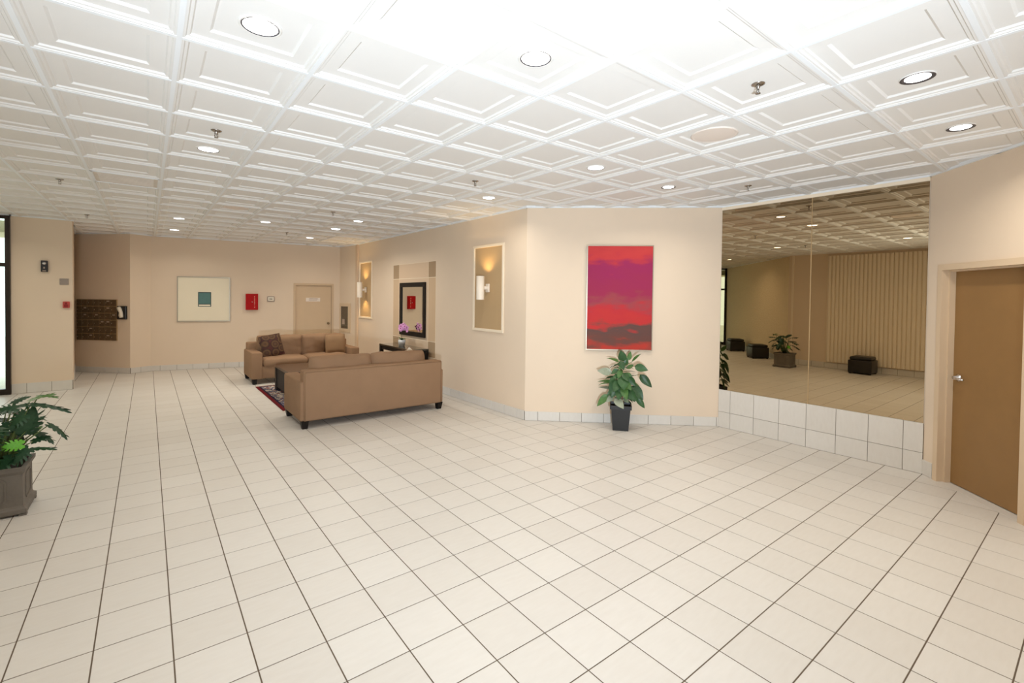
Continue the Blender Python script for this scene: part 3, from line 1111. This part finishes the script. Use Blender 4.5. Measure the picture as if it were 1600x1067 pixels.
t = empty('thermostat', f.at(L - (2.289 + 2.45) / 2, 1.57))
tag(t, 'small white wall box with a dark double dot beside the fire cabinet', 'wall box')
rbox((-.078, 0, 0), (.078, .03, .122), .006, 1).build('housing', PLASTG, t)
rbox((-.064, .03, .014), (.064, .038, .108), .004, 1).build('cover', PLASTW, t)
for sx in (-1, 1):
    MB().lathe([(.014, 0), (.014, .003)], 12, Matrix.Translation((sx * .017, .038, .06)) @ Matrix.Rotation(-pi / 2, 4, 'X'), cap1=True).build('dial', INK, t)

f = wall_ret_f
t = empty('alarm_panel', f.at(f.L - .29, .80))
tag(t, 'recessed grey alarm panel in a cream frame between far door and sconce wall', 'alarm panel')
for a, e in (((-.26, 0, 0), (.26, .02, .09)), ((-.26, 0, .66), (.26, .02, .74)), ((-.26, 0, .09), (-.15, .02, .66)), ((.20, 0, .09), (.26, .02, .66))):
    MB().box(a, e).build('frame_side', FRAMEC, t)
MB().box((-.15, 0, .09), (.20, .008, .66)).build('face', PANEG, t)
MB().box((.02, .008, .20), (.14, .012, .33)).build('paper_card', SIGNG, t)
MB().box((-.12, .008, .13), (.16, .011, .16)).build('button_row', INK, t)

# ------------------------------------------------------------------ column items (local x runs from the recess side leftwards)
f = wall_col_f
L = f.L
t = empty('wall_horn', f.at(L - .408, 2.078))
tag(t, 'black oblong wall device with a chrome dome high on the column', 'wall device')
rbox((-.043, 0, 0), (.043, .05, .195), .006, 1).build('body', PLASTB, t)
MB().lathe([(.026, 0), (.024, .012), (.014, .020), (.003, .023)], 14, Matrix.Translation((0, .05, .145)) @ Matrix.Rotation(-pi / 2, 4, 'X'), cap1=True).build('dome', CHROME, t, True)
MB().box((-.008, .05, .055), (.010, .053, .085)).build('strobe_lens', SIGNG, t)
MB().box((-.022, .05, .012), (.022, .052, .024)).build('name_plate', SIGNG, t)
t = empty('wall_plate', f.at(L - .653, 1.862))
tag(t, 'blank grey plate on the column above the red pull station', 'wall plate')
rbox((-.058, 0, 0), (.058, .012, .11), .003, 1).build('plate', PLASTG, t)
for sx in (-1, 1):
    MB().lathe([(.004, 0), (.003, .003)], 8, Matrix.Translation((sx * .045, .012, .055)) @ Matrix.Rotation(-pi / 2, 4, 'X'), cap1=True).build('screw', CHROME, t)
t = empty('fire_alarm_pull', f.at(L - .68, 1.454))
tag(t, 'small red fire alarm pull station on the column', 'fire alarm')
rbox((-.045, 0, 0), (.045, .04, .113), .006, 1).build('body', REDP, t)
rbox((-.026, .04, .012), (.026, .048, .06), .004, 1).build('front_plate', REDD, t)
rbox((-.016, .04, .066), (.016, .056, .098), .004, 1).build('pull_handle', REDD, t)

# ------------------------------------------------------------------ mailboxes (local x from the right-hand edge of the recess)
f = wall_mail_f
L = f.L
t = empty('mailbox_bank', f.at(.786, .70))
tag(t, 'bronze bank of small apartment mailbox doors in the wall recess', 'mailboxes')
w, hh = .97, .888
MB().box((-w / 2, 0, 0), (w / 2, .02, hh)).build('cabinet_face', BRONZEL, t)
nc, nr = 7, 6
dw, dh = w / nc, hh / nr
dm = rbox((-dw / 2 + .006, .02, -dh / 2 + .007), (dw / 2 - .006, .032, dh / 2 - .007), .003, 1).mesh('mailbox_door', BRONZE)
lm = MB().lathe([(.010, 0), (.010, .004), (.006, .006)], 10, Matrix.Translation((dw * .26, .032, .0)) @ Matrix.Rotation(-pi / 2, 4, 'X'), cap1=True).mesh('lock', CHROME)
cm = MB().box((-dw * .3, .032, dh * .16), (dw * .16, .0335, dh * .32)).mesh('name_card', SIGNG)
for a in range(nc):
    for b in range(nr):
        o = link('mailbox_door', dm, t, (-w / 2 + (a + .5) * dw, 0, (b + .5) * dh))
        link('lock', lm, o)
        if random.random() < .15:
            link('name_card', cm, o)
t = empty('intercom', f.at(.167, 1.164))
tag(t, 'black intercom with a pale handset beside the mailboxes', 'intercom')
rbox((-.105, 0, 0), (.105, .05, .286), .008, 1).build('housing', PLASTB, t)
MB().tube([(.05, .055, .255), (.02, .06, .21), (-.01, .06, .15), (-.012, .06, .09), (-.02, .055, .04)], [.040, .042, .034, .044, .036], 10).build('handset', PLASTW, t, True)


# ------------------------------------------------------------------ sofas
def sofa(loc, rz, label, seed):
    t = empty('sofa', Matrix.Translation(loc) @ Matrix.Rotation(rz, 4, 'Z'))
    tag(t, label, 'sofa', 'pair of taupe sofas')
    Lh, D = 1.04, .47
    aw = .19
    rbox((-Lh + aw - .02, -D + .06, .105), (Lh - aw + .02, D - .03, .34), .015).build('base', SOFA, t, True)
    rbox((-Lh + .035, -D, .10), (Lh - .035, -D + .20, .755), .022).build('backrest', SOFA, t, True)
    for s_ in (-1, 1):
        a, b = sorted((s_ * Lh, s_ * (Lh - aw)))
        rbox((a, -D + .02, .10), (b, D, .615), .022).build('arm', SOFA, t, True)
        # piping on the back edge
        MB().tube([(s_ * (Lh - .05), -D - .001, .115), (s_ * (Lh - .05), -D - .001, .735)], .005, 6).build('piping', PIPING, t, True)
    MB().tube([(-Lh + .05, -D - .001, .738), (Lh - .05, -D - .001, .738)], .005, 6).build('piping', PIPING, t, True)
    cw = (2 * Lh - 2 * aw) / 2
    for k, s_ in enumerate((-1, 1)):
        cushion((cw + .005, .72, .20), 14, .62, 6, .012, seed + k, Matrix.Translation((s_ * cw / 2, .115, .40))).build('seat_cushion', SOFA, t, True)
        M = Matrix.Translation((s_ * cw / 2, -.17, .655)) @ Matrix.Rotation(radians(78), 4, 'X')
        cushion((cw + .03, .50, .25), 16, .35, 4, .024, seed + 5 + k, M).build('back_cushion', SOFA, t, True)
    for sx in (-1, 1):
        for sy in (-1, 1):
            MB().frustum((sx * (Lh - .06), sy * (D - .06), 0), (.032, .032), (sx * (Lh - .055), sy * (D - .055), .105), (.045, .045)).build('leg', BLACKW, t)
    return t


sofa((3.10, 3.84, 0), 0, 'taupe sofa with its back to the open floor, nearer the painting', 1.0)
sofa((3.12, 7.56, 0), pi, 'taupe sofa facing the open floor below the tan far door', 9.0)


def throw_pillow(name, M, size, m, label, seed):
    t = empty(name, M)
    tag(t, label, 'pillow')
    cushion((size, size, .15), 12, .06, 3.2, .008, seed).build('pillow_cover', m, t, True)
    h_ = size / 2 - .006
    MB().tube([(-h_, -h_, 0), (h_, -h_, 0), (h_, h_, 0), (-h_, h_, 0), (-h_, -h_, 0)], .006, 6).build('seam', PIPING if m is not PILLOWT else SOFA, t, True)


throw_pillow('throw_pillow', Matrix.Translation((2.50, 7.50, .70)) @ Matrix.Rotation(radians(14), 4, 'Z') @ Matrix.Rotation(radians(72), 4, 'X') @ Matrix.Rotation(radians(8), 4, 'Z'), .46, ring_pillow_material(), 'dark brown patterned pillow leaning in the corner of the far sofa', 3)
throw_pillow('throw_pillow', Matrix.Translation((3.76, 7.47, .69)) @ Matrix.Rotation(radians(-8), 4, 'Z') @ Matrix.Rotation(radians(74), 4, 'X'), .42, PILLOWT, 'plain taupe pillow at the console end of the far sofa', 4)
throw_pillow('throw_pillow', Matrix.Translation((3.86, 4.02, .64)) @ Matrix.Rotation(radians(-75), 4, 'X') @ Matrix.Rotation(radians(38), 4, 'Z'), .44, FRINGE, 'cream pillow whose corner peeks over the near sofa', 5)

# ------------------------------------------------------------------ rug, coffee table
w, l = 1.75, 2.28
t = empty('area_rug', loc=(2.105 + w / 2, 4.57 + l / 2, 0))
tag(t, 'navy and burgundy oriental rug between the two sofas', 'rug')
rbox((-w / 2, -l / 2, .001), (w / 2, l / 2, .010), .003, 1).build('pile', rug_material(w, l), t)
for s_ in (-1, 1):
    a, b = sorted((s_ * l / 2, s_ * (l / 2 + .05)))
    MB().box((-w / 2, a, .001), (w / 2, b, .005)).build('fringe', FRINGE, t)

t = empty('coffee_table', loc=(2.90, 5.86, .010))
tag(t, 'low dark wood coffee table between the two sofas', 'table')
rbox((-.55, -.54, .40), (.55, .54, .445), .004, 1).build('tabletop', COFFEEW, t)
for sx in (-1, 1):
    for sy in (-1, 1):
        a, b = sorted((sx * .55, sx * .46))
        c, e = sorted((sy * .54, sy * .42))
        MB().box((a, c, 0), (b, e, .40)).build('leg', BLACKW, t)
for sx in (-1, 1):
    a, b = sorted((sx * .54, sx * .50))
    MB().box((a, -.42, .06), (b, .42, .40)).build('side_panel', BLACKW, t)
for sy in (-1, 1):
    a, b = sorted((sy * .53, sy * .50))
    MB().box((-.46, a, .33), (.46, b, .40)).build('apron', BLACKW, t)

# ------------------------------------------------------------------ console table with orchid
cx0, cx1, cy0, cy1 = 4.285, 4.650, 4.84, 6.30
t = empty('console_table', loc=((cx0 + cx1) / 2, (cy0 + cy1) / 2, 0))
tag(t, 'narrow black console table under the framed mirror', 'table')
a, b = (cx1 - cx0) / 2, (cy1 - cy0) / 2
rbox((-a, -b, .728), (a, b, .760), .003, 1).build('tabletop', GLOSSB, t)
for sx in (-1, 1):
    for sy in (-1, 1):
        MB().frustum((sx * (a - .035), sy * (b - .035), 0), (.026, .026), (sx * (a - .035), sy * (b - .035), .728), (.033, .033)).build('leg', BLACKW, t)
for sx in (-1, 1):
    p0, p1 = sorted((sx * (a - .015), sx * (a - .04)))
    MB().box((p0, -b + .06, .655), (p1, b - .06, .728)).build('apron', BLACKW, t)
for sy in (-1, 1):
    p0, p1 = sorted((sy * (b - .015), sy * (b - .04)))
    MB().box((-a + .06, p0, .655), (a - .06, p1, .728)).build('apron', BLACKW, t)

t = empty('potted_orchid', loc=(4.47, 5.62, .760))
tag(t, 'pink orchid in a pale grey-blue pot on the console table', 'potted plant')
MB().lathe([(.002, 0), (.052, .0), (.058, .006), (.060, .025), (.066, .028), (.074, .118), (.070, .120), (.064, .105)], 24, cap0=True).build('pot', CERAM, t, True)
MB().lathe([(.066, .104), (.002, .108)], 16, cap1=True).build('soil', SOIL, t)


def leaf_mesh(name, m, width=.42, n=7, droop=.25, fold=.12, tip=1.0):
    vs, fs = [], []
    for k in range(n + 1):
        u = k / n
        wv = width * (sin(pi * u ** .8) ** .8) * (1 - .25 * u * tip) if 0 < k < n else 0.0
        z = -droop * u * u
        for q in (-1, -.5, 0, .5, 1):
            vs.append((u, q * wv / 2, z + fold * abs(q) * wv - .03 * sin(5 * u + q) * abs(q)))
    for k in range(n):
        for q in range(4):
            i = k * 5 + q
            fs.append((i, i + 1, i + 6, i + 5))
    return MB().add(vs, fs).mesh(name, m, True)


def place_leaf(me, parent, b, tip, nrm=(0, 0, 1), wide=1.0, name='leaf'):
    b, tip, nrm = Vector(b), Vector(tip), Vector(nrm)
    d = tip - b
    ln = d.length
    d.normalize()
    y = nrm.cross(d)
    if y.length < 1e-3:
        y = Vector((1, .2, 0)).cross(d)
    y.normalize()
    z = d.cross(y)
    o_ = link(name, me, parent)
    o_.matrix_local = Matrix(((d.x * ln, y.x * ln * wide, z.x * ln, b.x), (d.y * ln, y.y * ln * wide, z.y * ln, b.y), (d.z * ln, y.z * ln * wide, z.z * ln, b.z), (0, 0, 0, 1)))
    return o_


orl = leaf_mesh('leaf', LEAFD, .36, 6, .5, .1)
for k in range(5):
    an = k * 1.3 + .4
    place_leaf(orl, t, (.01 * cos(an), .01 * sin(an), .108), (.10 * cos(an), .10 * sin(an), .19 + .02 * (k % 2)))
# stem in the plane seen from the room
rv = Vector((cos(YAW), sin(YAW), 0))
st = [(0, 0, .10), tuple(rv * -.012 + Vector((0, 0, .22))), tuple(rv * -.015 + Vector((0, 0, .33))), tuple(rv * .0 + Vector((0, 0, .42))), tuple(rv * .05 + Vector((0, 0, .44))), tuple(rv * .095 + Vector((0, 0, .37))), tuple(rv * .11 + Vector((0, 0, .29)))]
MB().tube(st, [.004, .004, .004, .004, .003, .003, .002], 6).build('stem', STEM, t, True)
pv, pf = [], []
fm_ = MB()
for k in range(5):
    an = k * 2 * pi / 5 + .3
    M = Matrix.Rotation(an, 4, 'Z')
    fm_.add([(0, 0, 0), (.018, -.017, .004), (.036, -.015, 0), (.043, 0, -.004), (.036, .015, 0), (.018, .017, .004)], [(0, 1, 2, 3, 4, 5)], M)
fl_me = fm_.mesh('flower', PINK)
th_me = MB().lathe([(.010, 0), (.008, .008), (.002, .014)], 8, cap1=True).mesh('throat', MAGENTA)
view = Vector((-.55, -.80, .12))
for dx, dz, dy in ((-.02, .385, .01), (.03, .415, -.02), (.055, .385, .015), (.005, .345, -.03), (.06, .345, -.02), (-.025, .34, .02), (.035, .365, -.045), (.09, .355, .0), (.10, .315, -.01), (-.02, .30, -.01), (.105, .285, .02)):
    o = link('flower', fl_me, t)
    q = (view + Vector((random.uniform(-.5, .5), random.uniform(-.5, .5), random.uniform(-.3, .4)))).normalized().to_track_quat('Z', 'Y')
    s_ = 1.15 if dz > .33 else .6
    o.matrix_local = Matrix.Translation(rv * dx + Vector((0, 0, dz)) + view * dy) @ q.to_matrix().to_4x4() @ Matrix.Diagonal((s_, s_, s_, 1))
    link('throat', th_me, o)

# ------------------------------------------------------------------ plant in the black pot, in front of the painting wall
t = empty('potted_plant', Matrix.Translation((5.50, 1.03, 0)) @ Matrix.Rotation(-.875, 4, 'Z'))
tag(t, 'leafy evergreen plant in a square black plastic pot under the red painting', 'potted plant')
pot = MB()
pot.rings([[(-a, -a, z), (a, -a, z), (a, a, z), (-a, a, z)] for a, z in ((.100, 0), (.124, .285), (.138, .285), (.140, .335), (.130, .335), (.118, .29))], cap0=True, cap1=False)
pot.build('pot', POTB, t)
MB().box((-.115, -.115, .27), (.115, .115, .292)).build('soil', SOIL, t)
stemm = MB()
stems = [((0, 0), (.00, .0, .80)), ((.03, .02), (.10, .02, .70)), ((-.03, .01), (-.09, -.02, .66)), ((.01, -.03), (.03, -.08, .60)), ((-.01, .03), (.02, .09, .66))]
for (a, b), (c, d_, e) in stems:
    MB().tube([(a, b, .28), ((a + c) / 2 * .8, (b + d_) / 2 * .8, .28 + (e - .28) * .5), (c, d_, e)], [.009, .007, .004], 6).build('stem', STEMB, t, True)
Lm = [leaf_mesh('leaf', LEAFD, .66, 7, .16, .10), leaf_mesh('leaf', LEAFM, .60, 7, .20, .08), leaf_mesh('leaf', LEAFG, .62, 7, .10, .08)]
S_ = 842.0


def PX(x, y):
    return (x - 483) / S_, .336 + (690 - y) / S_


traced = [  # base x,y  tip x,y  depth  kind  wide  facing
    (505, 205, 472, 88, -.06, 0, 1.25, 1), (455, 215, 330, 160, -.02, 1, .8, 0), (560, 200, 585, 98, .03, 1, .9, 1), (590, 215, 668, 103, -.05, 1, .7, 0),
    (625, 255, 765, 285, -.06, 0, 1.0, 1), (683, 345, 812, 478, -.05, 0, .8, 1), (380, 335, 222, 318, -.05, 2, 1.0, 1), (385, 445, 228, 425, -.02, 1, .7, 0),
    (375, 455, 225, 478, .04, 1, .7, 0), (375, 525, 232, 520, .05, 2, .7, 0), (345, 585, 218, 712, -.06, 1, .8, 1), (650, 595, 743, 718, -.03, 0, .75, 1),
    (595, 475, 722, 600, -.09, 0, 1.1, 1), (560, 440, 690, 465, -.02, 1, .8, 0), (535, 520, 650, 612, -.12, 0, 1.0, 1), (500, 365, 512, 490, -.14, 0, 1.3, 1),
    (445, 415, 380, 600, -.10, 0, 1.2, 1), (400, 600, 325, 655, -.08, 2, 1.0, 1), (420, 610, 510, 695, -.15, 2, 1.0, 1), (520, 600, 560, 640, -.12, 2, 1.0, 1),
    (500, 320, 430, 255, -.05, 0, .9, 0), (470, 360, 385, 385, -.08, 0, .9, 1), (540, 290, 620, 245, .02, 1, .9, 1), (545, 330, 610, 420, -.03, 1, .9, 1),
    (530, 260, 540, 170, .0, 0, 1.0, 1), (480, 300, 445, 380, -.10, 1, 1.0, 1), (470, 240, 380, 275, .03, 0, .8, 0), (430, 470, 350, 560, .03, 0, 1.0, 1),
    (470, 420, 400, 520, -.13, 0, 1.1, 1), (500, 330, 560, 400, -.12, 0, 1.0, 1), (450, 300, 370, 350, -.03, 0, 1.0, 1), (560, 380, 640, 470, -.06, 0, 1.0, 1), (420, 520, 330, 590, -.06, 0, .9, 1),
    (500, 480, 540, 590, -.15, 1, 1.0, 1), (520, 230, 450, 290, -.06, 1, .9, 1), (560, 560, 640, 640, -.06, 0, .9, 1), (470, 200, 510, 290, -.08, 0, 1.0, 1),
    (560, 500, 600, 580, .02, 0, 1.2, 1), (470, 500, 455, 610, -.12, 0, 1.1, 1), (520, 420, 590, 500, -.10, 1, 1.0, 1), (410, 390, 350, 470, -.04, 0, 1.0, 1),
]
for bx, by, tx, ty, dep, kd, wd, face in traced:
    x0, z0 = PX(bx, by)
    x1, z1 = PX(tx, ty)
    nrm = (random.uniform(-.3, .3), -1, .35) if face else (random.uniform(-.2, .2), -.45, 1)
    place_leaf(Lm[kd], t, (x0, dep * .6, z0), (x1, dep * 1.5, z1), nrm, wd)
    if dep < .02:
        o_ = MB().tube([(x0 * .25, dep * .2, z0 - .05), (x0, dep * .6, z0)], .003, 5).build('leaf_stalk', STEM, t, True)
for k in range(26):     # leaves on the far side of the stems
    an = random.uniform(.15, pi - .15)
    z0 = random.uniform(.38, .86)
    r0, r1 = random.uniform(.02, .08), random.uniform(.14, .22)
    place_leaf(Lm[k % 2], t, (r0 * cos(an), r0 * sin(an), z0), (r1 * cos(an), r1 * sin(an), z0 + random.uniform(-.08, .07)), (0, random.uniform(-.2, .5), 1), random.uniform(.8, 1.1))


# ------------------------------------------------------------------ split-leaf plant in the grey planter
def split_leaf_mesh(m, lobes=5, narrow=1.0, fill=.93, blunt=.62):
    """heart-shaped leaf with deep side lobes, unit length along x"""
    mb = MB()
    def zc(u, v):
        return -.28 * u * u + .10 * abs(v) - .35 * v * v
    mid = [(k / 10) for k in range(11)]
    core = [.10, .22, .26, .27, .26, .245, .22, .185, .14, .085, 0.0]
    for s_ in (-1, 1):
        vs = []
        for u, c in zip(mid, core):
            vs += [(u, 0, zc(u, 0)), (u - .02, s_ * c, zc(u, c))]
        mb.add(vs, [(2 * k, 2 * k + 1, 2 * k + 3, 2 * k + 2) for k in range(10)])
        for k in range(lobes):
            u0 = .02 + k * .84 / lobes
            u1 = u0 + .84 / lobes * fill
            reach = (.40, .46, .44, .37, .26, .2)[k] * narrow
            fwd_ = -.10 + .10 * k
            row = []
            for q in range(4):
                tq = q / 3
                half = (u1 - u0) / 2 * (1 - .15 * tq if q < 3 else blunt)
                cu = (u0 + u1) / 2 + fwd_ * tq * reach * 2.2 + .05 * tq
                v = s_ * (.12 + (reach - .12) * tq)
                row += [(cu - half, v, zc(cu, v)), (cu + half, v + s_ * .012, zc(cu, v))]
            mb.add(row, [(2 * q, 2 * q + 1, 2 * q + 3, 2 * q + 2) for q in range(3)])
        # rounded lobe at the stalk
        mb.add([(.04, 0, 0), (-.12, s_ * .10, zc(0, .1)), (-.14, s_ * .24, zc(0, .24)), (-.02, s_ * .34 * narrow, zc(0, .34)), (.08, s_ * .20, zc(.08, .2)), (.10, s_ * .08, zc(.1, .08))], [(0, 1, 2, 3, 4, 5)])
    return mb.mesh('leaf', m, True)


t = empty('potted_monstera', loc=(-.44, 2.36, 0))
tag(t, 'split-leaf plant in a square grey stone-look planter at the frame edge', 'potted plant')
pl = MB()
pl.rings([[(-a, -a, z), (a, -a, z), (a, a, z), (-a, a, z)] for a, z in ((.205, .012), (.212, .02), (.212, .05), (.196, .062), (.190, .075), (.188, .318), (.196, .328), (.206, .343), (.208, .373), (.180, .373), (.172, .31))], cap0=True, cap1=False)
pl.build('planter_box', STONEP, t)
for k in range(4):       # raised octagonal panel on each side
    M = Matrix.Rotation(k * pi / 2, 4, 'Z')
    oc = [(-.10, .125), (-.075, .10), (.075, .10), (.10, .125), (.10, .275), (.075, .30), (-.075, .30), (-.10, .275)]
    ic = [(x * .90, .20 + (z - .20) * .90) for x, z in oc]
    MB().rings([[(x, -.1885, z) for x, z in oc], [(x, -.195, z) for x, z in oc], [(x, -.195, z) for x, z in ic], [(x, -.1875, z) for x, z in ic]], M, cap1=False).build('panel_moulding', STONEP, t)
    a, b = sorted((-.208, .208))
for sx in (-1, 1):
    for sy in (-1, 1):
        MB().frustum((sx * .19, sy * .19, 0), (.022, .022), (sx * .19, sy * .19, .014), (.022, .022)).build('foot', STONEP, t)
MB().box((-.174, -.174, .31), (.174, .174, .335)).build('soil', SOIL, t)
ML = [split_leaf_mesh(LEAFV), split_leaf_mesh(LEAFV, 5, .8), split_leaf_mesh(LEAFB, 5, .85, 1.03, .9), split_leaf_mesh(LEAFM, 5, .7)]
# sketch of the plant as seen square-on from the room; x to the viewer's right, y downwards
vd = Vector((-.175, .984, 0))            # away from the room's middle
vr = Vector((.984, .175, 0))


def MP(x, y, dep):
    return vr * ((x + 63) / 1455.0) + vd * dep + Vector((0, 0, .40 + (600 - y) / 976.0))


mons = [  # base, tip, depth at base/tip, mesh, facing normal (right, toward room, up), wide
    ((195, 400), (292, 215), -.02, -.05, 0, (.5, -1, .3), 1.0), ((235, 165), (440, 102), .02, .03, 3, (0, -.25, 1), .55), ((310, 150), (492, 150), .10, .08, 3, (.1, -.3, 1), .6),
    ((235, 190), (608, 232), -.04, -.02, 1, (0, -.28, 1), .5), ((385, 365), (588, 472), -.06, -.08, 1, (.35, -.5, 1), .55), ((285, 440), (465, 508), .02, .0, 1, (.2, -.5, 1), .75),
    ((215, 530), (448, 520), -.10, -.12, 1, (0, -.3, 1), .5), ((160, 465), (5, 452), -.17, -.20, 2, (-.2, -1, .4), 1.0), ((190, 260), (60, 330), -.05, -.08, 0, (-.3, -1, .5), 1.0),
    ((210, 510), (80, 590), -.14, -.2, 0, (-.1, -.9, .7), .9), ((120, 210), (-60, 190), -.02, -.04, 0, (-.2, -.6, .8), .9), ((60, 330), (-110, 390), -.06, -.10, 0, (-.3, -.8, .6), 1.0),
    ((80, 560), (-60, 640), -.12, -.2, 0, (-.2, -.7, .7), .9), ((270, 430), (340, 380), .05, .08, 3, (.2, -.5, .8), .7), ((-60, 420), (-230, 480), -.06, -.1, 1, (-.2, -.6, 1), .8),
    ((-40, 230), (-210, 260), .02, .0, 0, (-.3, -.5, 1), .9), ((100, 190), (230, 130), .12, .2, 1, (.1, -.3, 1), .6), ((30, 420), (-80, 560), .10, .22, 0, (-.2, .3, 1), .9),
    ((90, 420), (200, 520), .12, .27, 1, (.2, .3, 1), .8), ((150, 330), (260, 420), .10, .24, 0, (.3, .6, .9), 1.0), ((120, 260), (330, 330), .12, .30, 0, (.3, .5, 1), 1.0),
    ((40, 260), (120, 200), .14, .34, 0, (0, .6, 1), 1.0), ((200, 430), (360, 430), .06, .18, 0, (.5, .2, 1), 1.0), ((-20, 330), (-90, 300), .14, .34, 1, (-.2, .6, 1), 1.0),
    ((130, 400), (300, 290), .0, .04, 0, (.6, -.3, 1), .9), ((250, 480), (400, 440), -.06, -.06, 1, (.2, -.6, 1), .8),
    ((-70, 330), (-90, 350), -.12, -.34, 0, (0, -.3, 1), 1.0), ((-120, 420), (-170, 470), -.14, -.36, 0, (-.2, -.4, 1), 1.0), ((-90, 250), (-140, 180), -.10, -.28, 0, (0, -.5, 1), 1.0),
    ((-150, 330), (-290, 300), -.06, -.20, 0, (-.4, -.3, 1), 1.0), ((-30, 220), (-60, 130), -.04, -.16, 1, (.2, -.7, .8), 1.0), ((-160, 480), (-300, 540), -.05, -.12, 0, (-.4, -.2, 1), 1.0),
]
for (b, tp, d0_, d1_, kd, nr, wd) in mons:
    B, TT = MP(b[0], b[1], d0_), MP(tp[0], tp[1], d1_)
    nn = vr * nr[0] + vd * nr[1] + Vector((0, 0, nr[2]))
    place_leaf(ML[kd], t, B, TT, nn, wd)
    root = Vector((B.x * .15, B.y * .15, .33))
    mid = root.lerp(B, .55) + Vector((0, 0, .04))
    MB().tube([root, mid, B], [.007, .006, .004], 6).build('leaf_stalk', STEM, t, True)


# ------------------------------------------------------------------ ottomans (seen in the mirror)
def ottoman(x, y, rz_, label):
    t_ = empty('ottoman', Matrix.Translation((x, y, 0)) @ Matrix.Rotation(rz_, 4, 'Z'))
    tag(t_, label, 'ottoman', 'black leather ottomans')
    rbox((-.24, -.24, .03), (.24, .24, .335), .015).build('body', LEATH, t_, True)
    cushion((.445, .445, .10), 8, .7, 6, .003, x, Matrix.Translation((0, 0, .375))).build('lid_cushion', LEATH, t_, True)
    for sx in (-1, 1):
        for sy in (-1, 1):
            MB().frustum((sx * .2, sy * .2, 0), (.02, .02), (sx * .2, sy * .2, .035), (.026, .026)).build('foot', BLACKW, t_)


ottoman(-.84, .75, 0, 'black leather ottoman standing alone before the ribbed wall')
ottoman(-1.80, 3.68, radians(45), 'black leather ottoman by the stucco wall, the one nearer the planter')
ottoman(-3.22, 5.08, radians(45), 'black leather ottoman by the stucco wall, the one nearer the glazing')
